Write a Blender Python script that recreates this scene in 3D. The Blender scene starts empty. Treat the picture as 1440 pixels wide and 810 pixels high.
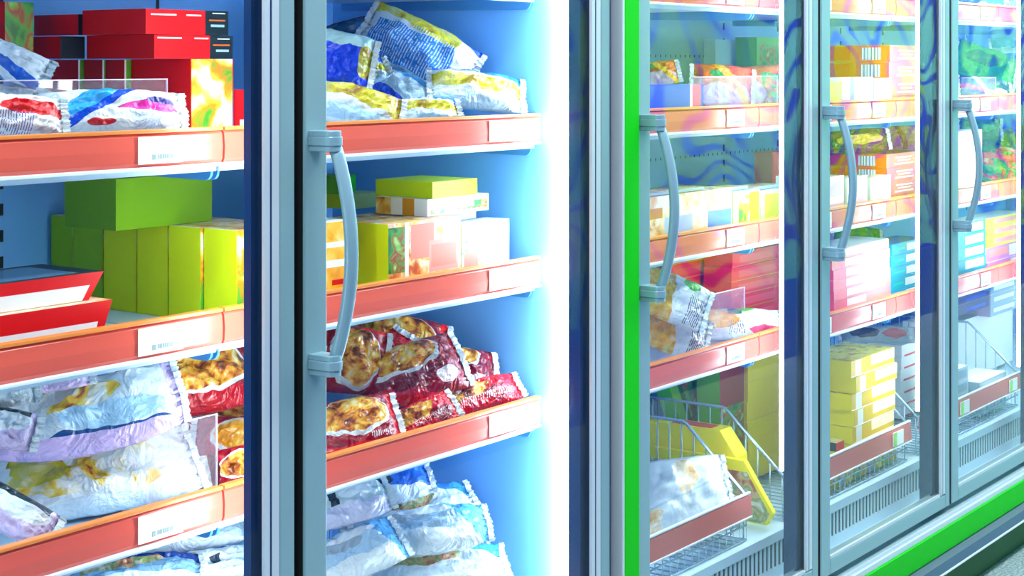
import bpy, bmesh, math, random
from mathutils import Vector, Matrix, noise

# ------------------------------------------------------------------ frame of reference
F, CX, HY = 2300.0, 720.0, 90.0
TH = math.atan(1680 / 2300.0)
D, H = 1.47, 1.28                       # camera distance to the door plane, camera height
CT, ST = math.cos(TH), math.sin(TH)

def at(x, y, Y):
    """point of the depth plane Y seen at photo position x, y -> (X, z relative to the lens)"""
    q = D + Y; t = (x - CX) / F
    s = q * (CT + t * ST) / (ST - t * CT)
    fw = s * CT + q * ST
    return s, -(y - HY) * fw / F

def fwd(s, Y): return s * CT + (D + Y) * ST
def pjx(s, Y): q = D + Y; return CX + F * (s * ST - q * CT) / (s * CT + q * ST)
def depth_for(s, x):
    """depth Y at which the line X = s is seen at photo column x"""
    t = (x - CX) / F
    return s * (ST - t * CT) / (CT + t * ST) - D

sc = bpy.context.scene
COL = sc.collection
rnd = random.Random(7)

# ------------------------------------------------------------------ materials
def lin(h):
    if isinstance(h, (tuple, list)): return (*h[:3], 1)
    h = h.lstrip('#'); v = [int(h[i:i + 2], 16) / 255 for i in (0, 2, 4)]
    return (*[c / 12.92 if c <= .04045 else ((c + .055) / 1.055) ** 2.4 for c in v], 1)

MATS = {}
class NT:
    def __init__(s, name):
        s.m = bpy.data.materials.new(name); s.m.use_nodes = True
        s.n = s.m.node_tree.nodes; s.l = s.m.node_tree.links
        s.b = s.n['Principled BSDF']; s.out = s.n['Material Output']
    def node(s, t, **kw):
        n = s.n.new(t)
        for k, v in kw.items(): setattr(n, k, v)
        return n
    def set(s, sock, v):
        if hasattr(v, 'is_linked'): s.l.new(v, sock)
        else: sock.default_value = v
    def math(s, op, a, b=0.0, c=None):
        n = s.node('ShaderNodeMath', operation=op); s.set(n.inputs[0], a); s.set(n.inputs[1], b)
        if c is not None: s.set(n.inputs[2], c)
        return n.outputs[0]
    def vmath(s, op, a, b=(0, 0, 0)):
        n = s.node('ShaderNodeVectorMath', operation=op); s.set(n.inputs[0], a); s.set(n.inputs[1], b)
        return n
    def mix(s, f, a, b):
        n = s.node('ShaderNodeMix', data_type='RGBA'); s.set(n.inputs[0], f); s.set(n.inputs[6], a); s.set(n.inputs[7], b)
        return n.outputs[2]
    def noise(s, vec, scale, detail=3, dist=0.0):
        n = s.node('ShaderNodeTexNoise'); s.set(n.inputs['Vector'], vec)
        n.inputs['Scale'].default_value = scale; n.inputs['Detail'].default_value = detail
        n.inputs['Distortion'].default_value = dist
        return n.outputs['Fac']
    def ramp(s, f, stops, mode='LINEAR'):
        n = s.node('ShaderNodeValToRGB'); n.color_ramp.interpolation = mode
        e = n.color_ramp.elements
        while len(e) < len(stops): e.new(.5)
        for i, (p, c) in enumerate(stops): e[i].position = p; e[i].color = lin(c)
        s.l.new(f, n.inputs[0]); return n.outputs[0]
    def bump(s, h, strength=.3, dist=.01):
        n = s.node('ShaderNodeBump'); n.inputs['Strength'].default_value = strength
        n.inputs['Distance'].default_value = dist
        s.l.new(h, n.inputs['Height']); s.l.new(n.outputs[0], s.b.inputs['Normal'])

def plain(name, col, rough=.5, metal=0.0, spec=.5, bump=None):
    if name in MATS: return MATS[name]
    t = NT(name); t.b.inputs['Base Color'].default_value = lin(col)
    t.b.inputs['Roughness'].default_value = rough; t.b.inputs['Metallic'].default_value = metal
    t.b.inputs['Specular IOR Level'].default_value = spec
    tc = t.node('ShaderNodeTexCoord').outputs['Object']
    sc_, st = bump or (60, .04)
    t.bump(t.noise(tc, sc_), st, .004)
    MATS[name] = t.m; return t.m

FOODS = {
    'potato': [(0, '5a2c04'), (.3, '9a6a08'), (.46, 'd2c010'), (.62, 'e2d63a'), (.8, 'cfc870'), (1, 'f0ecb0')],
    'chicken': [(0, '2a0d04'), (.28, '6d2a05'), (.42, 'b85c10'), (.55, 'e8961a'), (.7, 'f2bc40'), (1, 'fce8b0')],
    'fries': [(0, 'd88208'), (.35, 'f0a008'), (.55, 'ffb820'), (.75, 'ffd060'), (1, 'fff0c0')],
    'fish': [(0, '6a2a10'), (.24, '8a3c10'), (.30, 'e8a808'), (.42, 'f0d450'), (.5, 'f0f0dc'), (.7, 'e8f4f4'), (1, 'ffffff')],
    'salad': [(0, '2c6a10'), (.3, '58b030'), (.45, 'e08a18'), (.58, 'f6c83a'), (.75, 'f6f0c8'), (1, 'ffffff')],
    'greens': [(0, '083a10'), (.35, '146a20'), (.5, '3a9a28'), (.65, 'a02818'), (.8, '6ab030'), (1, 'd8e8a0')],
    'pizza': [(0, '8a2010'), (.3, 'd86018'), (.45, 'f0c060'), (.6, 'f8e8d0'), (.75, 'f0a080'), (1, 'c8e0b8')],
    'tray': [(0, '6a2018'), (.3, 'b06a40'), (.48, 'd8b080'), (.6, '7a9a48'), (.8, 'e8d8c0'), (1, 'f4f4f0')],
    'veg': [(0, '0a4a20'), (.3, '10803a'), (.5, '30b060'), (.62, 'd82848'), (.76, 'f08060'), (1, 'e8f8f0')],
    'bread': [(0, 'b86a28'), (.3, 'e0a058'), (.5, 'f8d8a8'), (.7, 'fff0d8'), (1, 'ffffff')],
}
def food_col(t, vec, kind, scale):
    v = t.node('ShaderNodeTexVoronoi', feature='SMOOTH_F1'); t.l.new(vec, v.inputs['Vector'])
    v.inputs['Scale'].default_value = scale; v.inputs['Smoothness'].default_value = .25
    n = t.noise(vec, scale * .8, 4, 1.2)
    f = t.math('ADD', t.math('MULTIPLY', v.outputs['Distance'], -.55), t.math('MULTIPLY_ADD', n, 1.5, -.02))
    f = t.math('ADD', f, .12)
    return t.ramp(f, FOODS[kind])

def food(kind, scale=40, rough=.35):
    nm = 'food_%s_%g' % (kind, scale)
    if nm in MATS: return MATS[nm]
    t = NT(nm); tc = t.node('ShaderNodeTexCoord').outputs['Object']
    t.l.new(food_col(t, tc, kind, scale), t.b.inputs['Base Color']); t.b.inputs['Roughness'].default_value = rough
    MATS[nm] = t.m; return t.m

def printed(name, base, zones=(), rough=.22, wr=(26, .5), spec=.6):
    """film print: zones are painted one over the other in the sheet's own u, v (0..1).
    ('e'|'r', cu, cv, ru, rv, colour or food:kind:scale, wobble) / ('b', nx, ny, lo, hi, colour, wobble) / ('t', ...) rows of small print"""
    if name in MATS: return MATS[name]
    t = NT(name); uvn = t.node('ShaderNodeUVMap'); uv = uvn.outputs[0]
    ob = t.node('ShaderNodeTexCoord').outputs['Object']
    col = lin(base)
    nz = t.node('ShaderNodeTexNoise'); t.l.new(uv, nz.inputs['Vector']); nz.inputs['Scale'].default_value = 3.5
    off = t.vmath('SUBTRACT', nz.outputs['Color'], (.5, .5, .5)).outputs[0]
    for z in zones:
        wob = z[6] if len(z) > 6 else .06
        o2 = t.vmath('SCALE', off); o2.inputs['Scale'].default_value = wob * 2
        p = t.vmath('ADD', uv, o2.outputs[0]).outputs[0]
        if z[0] in 'ert':
            q = t.vmath('DIVIDE', t.vmath('SUBTRACT', p, (z[1], z[2], 0)).outputs[0], (z[3], z[4], 1e6)).outputs[0]
            if z[0] == 'e': m = t.math('LESS_THAN', t.vmath('LENGTH', q).outputs['Value'], 1.0)
            else:
                sx = t.node('ShaderNodeSeparateXYZ'); t.l.new(t.vmath('ABSOLUTE', q).outputs[0], sx.inputs[0])
                m = t.math('LESS_THAN', t.math('MAXIMUM', sx.outputs[0], sx.outputs[1]), 1.0)
            if z[0] == 't':
                sx = t.node('ShaderNodeSeparateXYZ'); t.l.new(uv, sx.inputs[0])
                m = t.math('MULTIPLY', m, t.math('GREATER_THAN', t.math('SINE', t.math('MULTIPLY', sx.outputs[0], 260.0)), .35))
                m = t.math('MULTIPLY', m, t.math('GREATER_THAN', t.noise(uv, 22, 1), .42))
        else:
            dt = t.vmath('DOT_PRODUCT', p, (z[1], z[2], 0)).outputs['Value']
            m = t.math('MULTIPLY', t.math('GREATER_THAN', dt, z[3]), t.math('LESS_THAN', dt, z[4]))
        c = z[5]
        if isinstance(c, str) and c.startswith('food:'):
            _, k, s_ = c.split(':'); c = food_col(t, ob, k, float(s_))
        else: c = lin(c)
        col = t.mix(m, col, c)
    t.set(t.b.inputs['Base Color'], col)
    t.b.inputs['Roughness'].default_value = rough; t.b.inputs['Specular IOR Level'].default_value = spec
    n1 = t.noise(ob, wr[0], 4, 1.5)
    n2 = t.math('ABSOLUTE', t.math('SUBTRACT', t.noise(ob, wr[0] * .6, 2, 2.5), .5))
    t.bump(t.math('ADD', n1, t.math('MULTIPLY', n2, -1.6)), min(1, wr[1] * 1.1), .013)
    MATS[name] = t.m; return t.m

def emis(name, col, s):
    t = NT(name); t.n.remove(t.b); e = t.node('ShaderNodeEmission')
    e.inputs[0].default_value = lin(col); e.inputs[1].default_value = s
    t.l.new(e.outputs[0], t.out.inputs[0]); MATS[name] = t.m; return t.m

def clear(name, tint, f0, gain, haze=0.0, hazecol='ffffff', rough=.0):
    """thin clear sheet: mirror share from the view angle, the rest goes straight through"""
    t = NT(name); t.n.remove(t.b)
    g = t.node('ShaderNodeNewGeometry')
    d = t.math('ABSOLUTE', t.vmath('DOT_PRODUCT', g.outputs['Normal'], g.outputs['Incoming']).outputs['Value'])
    f = t.math('MULTIPLY_ADD', t.math('POWER', t.math('SUBTRACT', 1.0, d), 4.0), gain, f0)
    tr = t.node('ShaderNodeBsdfTransparent'); tr.inputs[0].default_value = lin(tint)
    gl = t.node('ShaderNodeBsdfGlossy'); gl.inputs['Roughness'].default_value = rough
    mx = t.node('ShaderNodeMixShader'); t.l.new(f, mx.inputs[0]); t.l.new(tr.outputs[0], mx.inputs[1]); t.l.new(gl.outputs[0], mx.inputs[2])
    o = mx.outputs[0]
    if haze:
        df = t.node('ShaderNodeBsdfDiffuse'); df.inputs[0].default_value = lin(hazecol)
        m2 = t.node('ShaderNodeMixShader'); m2.inputs[0].default_value = haze
        t.l.new(o, m2.inputs[1]); t.l.new(df.outputs[0], m2.inputs[2]); o = m2.outputs[0]
    t.l.new(o, t.out.inputs[0]); MATS[name] = t.m; return t.m

def stripes(name, ca, cb, freq, axis=0, thr=0.0, rough=.4):
    if name in MATS: return MATS[name]
    t = NT(name); uv = t.node('ShaderNodeUVMap').outputs[0]
    sx = t.node('ShaderNodeSeparateXYZ'); t.l.new(uv, sx.inputs[0])
    w = t.math('SINE', t.math('MULTIPLY', sx.outputs[axis], freq))
    w2 = t.math('SINE', t.math('MULTIPLY', sx.outputs[axis], freq * .37))
    m = t.math('GREATER_THAN', t.math('ADD', w, w2), thr)
    t.l.new(t.mix(m, lin(ca), lin(cb)), t.b.inputs['Base Color']); t.b.inputs['Roughness'].default_value = rough
    MATS[name] = t.m; return t.m

ALU = plain('brushed_aluminium', '94b6be', .38, .35, .5, (200, .03))
ALUL = plain('pale_aluminium_trim', 'd4dde6', .35, .3)
DARK = plain('dark_frame_plastic', '082f62', .3, 0, .4)
BLACKG = plain('black_rubber', '0a1518', .7)
GREEN = plain('green_lacquer', '00c808', .55, 0, .2)
WALLB = plain('pale_blue_liner', '70b6f6', .45, 0, .4)
WHITEM = plain('white_coated_metal', 'c9e2f2', .35, 0, .5)
SHELFM = plain('shelf_coated_metal', 'bcd8ee', .35, 0, .5)
BRKT = plain('bracket_blue_grey_metal', '4a93cf', .35, .2)
RAIL = plain('salmon_price_channel', 'ea5f4e', .25, 0, .5)
RAILT = plain('orange_channel_edge', 'f58a3a', .3)
LIP = plain('white_channel_lip', 'eef4fa', .3)
TAG = plain('white_price_card', 'f6faf6', .4)
TAGG = plain('green_price_card', '9ee05a', .4)
INK = plain('grey_ink', '93a8a8', .6)
WIRE = plain('chromed_wire', 'a8c4da', .25, .6)
HANDLE = plain('satin_grey_handle', '8fb4c4', .3, .25)
KICKG = plain('grey_bumper_strip', '4a6478', .4, .2)
GLASS = clear('door_glass', (.96, .985, .985), .018, .52)
ACRYL = clear('clear_acrylic', (.95, .95, .97), .05, .5, .07, 'f0e8f4')
LAMP = emis('led_diffuser', (.90, .975, 1.0), 27)
LAMPB = emis('bright_led_diffuser', (.86, .97, 1.0), 62)
BAR = stripes('barcode_print', '2c3c4c', 'f4f8fa', 95, 0, -.3)
TXT = stripes('rows_of_small_print', 'ffffff', 'd81828', 40, 1, -.4)

# ------------------------------------------------------------------ mesh helpers
def link(name, bm, mats, parent=None, loc=(0, 0, 0), smooth=False, rot=None):
    me = bpy.data.meshes.new(name); bm.to_mesh(me); bm.free()
    for m in (mats if isinstance(mats, (list, tuple)) else [mats]): me.materials.append(m)
    if smooth:
        for p in me.polygons: p.use_smooth = True
    o = bpy.data.objects.new(name, me); COL.objects.link(o); o.location = loc
    if rot is not None: o.rotation_euler = rot
    if parent: o.parent = parent
    return o

def bx(bm, x0, x1, y0, y1, z0, z1, mi=0):
    v = [bm.verts.new(p) for p in ((x0, y0, z0), (x1, y0, z0), (x1, y1, z0), (x0, y1, z0), (x0, y0, z1), (x1, y0, z1), (x1, y1, z1), (x0, y1, z1))]
    for f in ((0, 3, 2, 1), (4, 5, 6, 7), (0, 1, 5, 4), (1, 2, 6, 5), (2, 3, 7, 6), (3, 0, 4, 7)):
        g = bm.faces.new([v[i] for i in f]); g.material_index = mi
    return v

def boxes(name, lst, mats, parent=None, bev=0.0):
    bm = bmesh.new()
    for b in lst: bx(bm, *b)
    o = link(name, bm, mats, parent)
    if bev:
        m = o.modifiers.new('edges', 'BEVEL'); m.width = bev; m.segments = 2; m.limit_method = 'ANGLE'
    return o

def tube(bm, pts, r, n=8, mi=0, squash=1.0):
    pts = [Vector(p) for p in pts]; rings = []
    for i, p in enumerate(pts):
        d = (pts[min(i + 1, len(pts) - 1)] - pts[max(i - 1, 0)]).normalized()
        a = d.cross(Vector((0, 0, 1)) if abs(d.z) < .9 else Vector((0, 1, 0))).normalized(); b = d.cross(a)
        rings.append([bm.verts.new(p + a * math.cos(2 * math.pi * k / n) * r + b * math.sin(2 * math.pi * k / n) * r * squash) for k in range(n)])
    for A, B in zip(rings, rings[1:]):
        for k in range(n):
            f = bm.faces.new((A[k], A[(k + 1) % n], B[(k + 1) % n], B[k])); f.material_index = mi; f.smooth = True
    for R in (rings[0][::-1], rings[-1]): bm.faces.new(R).material_index = mi

def prism(bm, prof, axis, a0, a1, mi=0):
    """extrude a 2-D outline; axis 'x': prof = (y, z); axis 'y': prof = (x, z)"""
    def P(p, a): return (a, p[0], p[1]) if axis == 'x' else (p[0], a, p[1])
    A = [bm.verts.new(P(p, a0)) for p in prof]; B = [bm.verts.new(P(p, a1)) for p in prof]
    n = len(prof)
    for i in range(n): bm.faces.new((A[i], A[(i + 1) % n], B[(i + 1) % n], B[i])).material_index = mi
    bm.faces.new(A[::-1]).material_index = mi; bm.faces.new(B).material_index = mi

def empty(name, loc=(0, 0, 0)):
    o = bpy.data.objects.new(name, None); COL.objects.link(o); o.location = loc; return o

def tag(o, label=None, cat=None, group=None, kind=None):
    if label: o['label'] = label
    if cat: o['category'] = cat
    if group: o['group'] = group
    if kind: o['kind'] = kind
    return o

ORD = ['topmost', 'second', 'third', 'fourth', 'fifth', 'sixth', 'seventh', 'eighth', 'ninth']

# ------------------------------------------------------------------ the freezers
Z = lambda z: H + z
RAILB = [.117, -.133, -.377, -.616]      # underside of the four price rails, relative to the lens
DECK = [z + .0085 for z in RAILB]         # shelf surfaces
BASE = -1.0                              # deck the baskets stand on
ZT = .55                                 # top of the doors (above the picture)
YR = .14                                 # front of the price rails
YB = .62                                 # back wall

def make_door(root, s0, s1, handle=True):
    bm = bmesh.new()
    zb, zt = Z(-1.061), Z(ZT)
    bx(bm, s0, s0 + .043, 0, .034, zb, zt); bx(bm, s1 - .028, s1, 0, .034, zb, zt)
    bx(bm, s0 + .043, s1 - .028, 0, .034, zb, zb + .031); bx(bm, s0 + .043, s1 - .028, 0, .034, zt - .04, zt)
    d = link('door', bm, ALU, root)
    m = d.modifiers.new('edges', 'BEVEL'); m.width = .0025; m.segments = 2; m.limit_method = 'ANGLE'
    tag(d)
    boxes('glass_pane', [(s0 + .0435, s1 - .0285, .0065, .0125, zb + .0315, zt - .0405)], GLASS, d)
    boxes('inner_trim', [(s1 - .054, s1 - .045, .0005, .006, zb + .034, zt - .041), (s1 - .041, s1 - .0285, .0005, .006, zb + .034, zt - .041),
                         (s0 + .045, s1 - .06, .0005, .006, zb + .0315, zb + .038)], ALUL, d)
    boxes('seal_strip', [(s1 - .058, s1 - .0285, .021, .034, zb + .034, zt - .041), (s1 - .045, s1 - .041, .0015, .006, zb + .034, zt - .041)], DARK, d)
    boxes('edge_gasket', [(s0 - .0015, s0 - .0002, .003, .034, zb, zt), (s1 + .0002, s1 + .0015, .003, .034, zb, zt)], BLACKG, d)
    if handle:
        sx = s0 + .020
        bm = bmesh.new(); n = 18; pts = []
        z0, z1 = Z(-.104), Z(-.387)
        for i in range(n + 1):
            u = i / n
            pts.append((sx + .006, -.028 - .030 * math.sin(math.pi * u) ** .85, z0 + (z1 - z0) * u))
        tube(bm, pts, .0105, 12, 0, .75)
        hd = link('handle', bm, HANDLE, d)
        for zc in (Z(-.1), Z(-.391)):
            bm = bmesh.new()
            for dz0, dz1, g in ((-.0135, -.006, 0), (-.006, .006, .0016), (.006, .0135, 0.0)):
                prof = []
                for k in range(13):
                    a = math.pi * k / 12
                    prof.append((sx + math.cos(a) * (.0125 + g), -.030 - math.sin(a) * (.011 + g)))
                prof = [(sx + .0125 + g, -.0003)] + prof + [(sx - .0125 - g, -.0003)]
                A = [bm.verts.new((p[0], p[1], zc + dz0)) for p in prof]; B = [bm.verts.new((p[0], p[1], zc + dz1)) for p in prof]
                N = len(prof)
                for i in range(N): bm.faces.new((A[i], A[(i + 1) % N], B[(i + 1) % N], B[i]))
                bm.faces.new(A[::-1]); bm.faces.new(B)
            bmesh.ops.recalc_face_normals(bm, faces=bm.faces)
            k = link('handle_bracket', bm, HANDLE, d)
            m = k.modifiers.new('edges', 'BEVEL'); m.width = .001; m.segments = 2; m.limit_method = 'ANGLE'
    return d

def make_freezer(bounds, ends, label, left_wall=True, right_wall=True, lamp_left=()):
    x0, x1 = bounds[0], bounds[-1]
    root = empty('freezer_cabinet', (0, 0, 0))
    tag(root, label, 'freezer')
    # liner: back wall with slotted uprights
    bm = bmesh.new(); bx(bm, x0, x1, YB, YB + .05, Z(-1.1), Z(ZT + .08))
    bk = link('back_wall', bm, WALLB, root)
    bm = bmesh.new()
    for b in bounds[1:-1] + [bb + .31 for bb in bounds[:-1]]:
        for k in range(34): bx(bm, b - .003, b + .003, YB - .0012, YB + .001, Z(-.95 + k * .04), Z(-.95 + k * .04 + .018))
    link('slot_pattern', bm, BLACKG, bk)
    bm = bmesh.new()
    for zz in (.02, -.235, -.48) if left_wall else ():
        for k in range(int((x1 - x0) / .024)):
            xx = x0 + .012 + k * .024
            bx(bm, xx - .0015, xx + .0015, YB - .0011, YB + .001, Z(zz - .0035), Z(zz + .0035))
    if left_wall: link('air_hole_pattern', bm, DARK, bk)
    if left_wall: boxes('side_wall', [(x0 - .012, x0 + .0, .052, YB, Z(-1.1), Z(ZT + .08))], WALLB, root)
    if right_wall: boxes('side_wall', [(x1 - .012, x1, .052, YB, Z(-1.1), Z(ZT + .08))], WALLB, root)
    boxes('roof', [(x0, x1, .03, YB, Z(ZT + .02), Z(ZT + .08)), (x0, x1, -.01, .05, Z(ZT + .004), Z(ZT + .3))], ALU, root)
    # base: deck, slotted air grille, gutter
    boxes('base_deck', [(x0, x1, .122, YB, Z(BASE - .02), Z(BASE)), (x0, x1, .02, .13, Z(-1.11), Z(-1.082))], WHITEM, root)
    bm = bmesh.new()
    bx(bm, x0, x1, .108, .122, Z(-1.004), Z(-.984)); bx(bm, x0, x1, .110, .122, Z(-1.082), Z(-1.058))
    n = int((x1 - x0) / .0185)
    for k in range(n):
        xx = x0 + k * .0185; bx(bm, xx, xx + .0070, .110, .1125, Z(-1.058), Z(-1.004))
    g = link('air_grille', bm, WHITEM, root)
    boxes('grille_backing', [(x0, x1, .1145, .118, Z(-1.058), Z(-1.004))], plain('dark_air_slot', '06324e', .8), g)
    # plinth below the doors
    boxes('sill', [(x0, x1, .0, .05, Z(-1.115), Z(-1.0755))], ALU, root, .002)
    boxes('sill_edge', [(x0, x1, -.006, .0, Z(-1.0845), Z(-1.0765)), (x0, x1, -.012, 0, Z(-1.098), Z(-1.0845))], ALUL, root, .001)
    boxes('green_band', [(x0, x1, -.016, .05, Z(-1.155), Z(-1.098))], GREEN, root, .002)
    bm = bmesh.new()
    prism(bm, [(.05, Z(-1.156)), (-.018, Z(-1.156)), (-.034, Z(-1.162)), (-.04, Z(-1.18)), (-.034, Z(-1.19)), (.05, Z(-1.19))], 'x', x0, x1)
    bu = link('bumper', bm, KICKG, root)
    boxes('bright_bead', [(x0, x1, -.0425, -.036, Z(-1.186), Z(-1.1825))], LIP, bu)
    boxes('kick_plate', [(x0, x1, .0, .03, .0, Z(-1.19))], plain('kick_plate_painted_green_reflection', '0d5a1c', .6, .0), root)  # green reflection on the dark plate is put into its base colour
    # posts behind the door joints, with their lamps
    posts = []
    for i, b in enumerate(bounds):
        a0, a1 = b - .037, b + .037
        if i == 0: a0, a1 = b, b + .037
        if i == len(bounds) - 1: a0, a1 = b - .040, b
        boxes('door_post', [(a0, a1, .036, .066, Z(-1.08), Z(ZT + .02))], DARK, root, .003)
        zl0, zl1 = Z(-.84), Z(ZT - .02)
        if i > 0:
            l0 = a0 + (.0005 if b in lamp_left else .016)
            glare = b == 2.300
            boxes('led_lamp', [(l0, l0 + .018, .0665, .088 if glare else .076, zl0 - (.16 if glare else 0), zl1)], LAMPB if glare else LAMP, root, .003)
        if i < len(bounds) - 1:
            boxes('led_lamp', [(a1 - .024, a1 - .006, .0665, .078, zl0, zl1)], LAMPB if b < 1 else LAMP, root, .003)
    for a, b in ends: make_door(root, a, b, a > 1.0 or True)
    return root

LB = [.80, 1.547, 2.300]
RB = [2.368, 3.086, 3.806, 4.526, 5.246, 5.966]
cab1 = make_freezer(LB, [(.806, 1.538), (1.556, 2.289)],
    'upright glass door freezer left of the green post, holding red and lime cartons', False, True, (2.300,))
cab2 = make_freezer(RB, [(2.374, 3.078), (3.091, 3.798), (3.812, 4.518), (4.532, 5.238), (5.252, 5.960)],
    'long glass door freezer right of the green post, with green band below its doors', True, True, RB[1:])
pil = empty('pilaster', (2.337, 0, 0)); tag(pil, 'bright green upright post strip between the two freezers', 'post')
o = boxes('green_face', [(2.316, 2.3625, -.012, .05, 0, Z(ZT + .3))], GREEN, pil, .002)
o2 = boxes('edge_trim', [(2.3085, 2.3155, -.012, .05, 0, Z(ZT + .3))], ALUL, pil, .001)
o3 = boxes('joint_strip', [(2.3005, 2.3085, .012, .05, 0, Z(ZT + .3)), (2.3625, 2.3675, .012, .05, 0, Z(ZT + .3))], DARK, pil)
for c in (o, o2, o3): c.location = (-2.337, 0, 0)

# ------------------------------------------------------------------ shelves (lift-out), each with price channel, brackets and cards
LEVELN = ['top', 'upper', 'middle', 'lower']
def make_shelf(s0, s1, lv, place):
    zb = Z(RAILB[lv])
    root = empty('freezer_shelf', ((s0 + s1) / 2, YR, zb))
    off = Vector((-(s0 + s1) / 2, -YR, -zb))
    tag(root, '%s white metal shelf with salmon price rail, %s' % (LEVELN[lv], place), 'shelf', 'white freezer shelves with salmon price rails')
    ps = []
    ps.append(boxes('deck', [(s0 + .003, s1 - .003, YR + .012, YB - .02, zb - .004, zb + .008), (s0 + .003, s1 - .003, YR + .012, YR + .022, zb - .011, zb - .004)], SHELFM, root))
    bm = bmesh.new()
    prof = [(YR + .0115, zb + .001), (YR + .003, zb + .001), (YR + .0005, zb + .006), (YR - .0005, zb + .022), (YR + .001, zb + .040), (YR + .004, zb + .044), (YR + .0115, zb + .044)]
    prism(bm, prof, 'x', s0 + .002, s1 - .002)
    bmesh.ops.recalc_face_normals(bm, faces=bm.faces)
    r = link('price_rail', bm, RAIL, root); ps.append(r)
    e = boxes('rail_edge', [(s0 + .002, s1 - .002, YR - .001, YR + .0115, zb + .0442, zb + .049)], RAILT, r, .001)
    l = boxes('rail_lip', [(s0 + .002, s1 - .002, YR - .003, YR + .0115, zb - .0035, zb + .001)], LIP, r, .001)
    for sx, nm in ((s1 - .008, 1), (s0 + .004, 0)):
        bm = bmesh.new(); y0, y1, z0, z1 = YR + .016, YB - .03, zb - .024, zb - .0045
        pr = [(y0 + .012 * (1 - math.cos(a)), z0 + .012 * (1 - math.sin(a))) for a in [k * math.pi / 12 for k in range(7)]]
        A = pr + [(y1, z0 + .006), (y1, z1), (y0, z1)]
        prism(bm, A, 'x', sx, sx + .004); bmesh.ops.recalc_face_normals(bm, faces=bm.faces)
        ps.append(link('bracket', bm, BRKT, root))
    for (a, w, g) in ((.80, .075, 0),) + (((.40, .06, 1),) if s0 > 3.0 else ()):
        tx = s0 + (s1 - s0) * a
        t = boxes('price_card', [(tx, tx + w, YR - .0022, YR - .0008, zb + .005, zb + .040)], TAG, root)
        bm = bmesh.new()
        for k in range(9):
            bx(bm, tx + w * .42 + k * .003, tx + w * .42 + k * .003 + .0014 + .0008 * (k % 2), YR - .0027, YR - .0021, zb + .011, zb + .017)
        bx(bm, tx + w * .3, tx + w * .38, YR - .0027, YR - .0021, zb + .010, zb + .017)
        k = link('card_print', bm, INK, t)
        if s0 > 3.0: gs = boxes('card_band', [(tx + .002, tx + w * .2, YR - .0027, YR - .0021, zb + .006, zb + .039)], TAGG, t)
        ps += [t]
    for c in ps: c.location = off
    return root

PL = ['behind the door at the left edge', 'beside the glaring white lamp', 'right of the green post', 'behind the second door right of green post', 'behind the third door right of green post', 'far right end behind blue frame', 'far right end deep inside']
mods = [(LB[0], LB[1]), (LB[1], LB[2] - .012), (RB[0] + .002, RB[1]), (RB[1], RB[2]), (RB[2], RB[3]), (RB[3], RB[4]), (RB[4], RB[5] - .012)]
for mi, (a, b) in enumerate(mods):
    for lv in range(4): make_shelf(a, b, lv, PL[mi])

# ------------------------------------------------------------------ wire baskets on the base deck
def make_basket(s0, s1, label, cards):
    root = empty('wire_basket', ((s0 + s1) / 2, .16, Z(BASE)))
    off = Vector((-(s0 + s1) / 2, -.16, -Z(BASE)))
    tag(root, label, 'basket', 'wire baskets on the freezer floor')
    yf, yk, yb = .155, .30, YB - .04
    zr, zt, z0 = Z(-.90), Z(-.768), Z(BASE + .004)
    ps = []
    for s in (s0 + .006, s1 - .006):
        bm = bmesh.new()
        tube(bm, [(s, yb, zt), (s, yk + .006, zt), (s, yk - .004, zt - .006), (s, yf + .004, zr), (s, yf, zr - .03)], .0034)
        tube(bm, [(s, yb, z0), (s, yf, z0)], .0024)
        n = 14
        for k in range(n + 1):
            y = yf + .006 + (yb - yf - .006) * k / n
            top = zt if y > yk else zr + (zt - zr) * (y - yf) / (yk - yf)
            tube(bm, [(s, y, z0), (s, y, top)], .0016, 6)
        ps.append(link('side_wires', bm, WIRE, root))
    bm = bmesh.new()
    n = int((s1 - s0) / .028)
    for k in range(n + 1):
        s = s0 + .006 + (s1 - s0 - .012) * k / n
        tube(bm, [(s, yf, zr), (s, yf, z0), (s, yb, z0), (s, yb, zt)], .0016, 6)
    for z in (zt, (zt + z0) / 2): tube(bm, [(s0 + .006, yb, z), (s1 - .006, yb, z)], .003)
    for z in (z0, z0 + .03): tube(bm, [(s0 + .006, yf, z), (s1 - .006, yf, z)], .0022)
    ps.append(link('floor_wires', bm, WIRE, root))
    bm = bmesh.new()
    prism(bm, [(yf - .004, Z(-.944)), (yf - .012, Z(-.944)), (yf - .009, Z(-.902)), (yf - .004, Z(-.899))], 'x', s0 + .002, s1 - .002)
    bmesh.ops.recalc_face_normals(bm, faces=bm.faces)
    r = link('price_rail', bm, plain('dull_red_price_channel', 'c9605a', .3), root); ps.append(r)
    boxes('rail_lip', [(s0 + .002, s1 - .002, yf - .014, yf - .004, Z(-.948), Z(-.944)), (s0 + .002, s1 - .002, yf - .010, yf - .003, Z(-.899), Z(-.895))], LIP, r, .001)
    for a in cards:
        tx = s0 + (s1 - s0) * a
        t = boxes('price_card', [(tx, tx + .062, yf - .0150, yf - .0125, Z(-.940), Z(-.906))], TAG, root); ps.append(t)
        boxes('card_band', [(tx, tx + .02, yf - .0156, yf - .0149, Z(-.940), Z(-.906))], TAGG, t)
    for c in ps: c.location = off
make_basket(LB[0] + .02, LB[1] - .006, 'wire basket under the lowest shelf at the left edge', ())
make_basket(LB[1] + .006, LB[2] - .03, 'wire basket of white tray packs beside the glaring lamp', ())
make_basket(RB[0] + .06, 3.062, 'wire basket with dull red rail holding a white bag', ())
make_basket(3.228, 3.915, 'wire basket under the tall yellow carton stack', (.15, .82))
make_basket(3.975, 4.735, 'wire basket holding grey cartons at the far right', (.35, .85))

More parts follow.
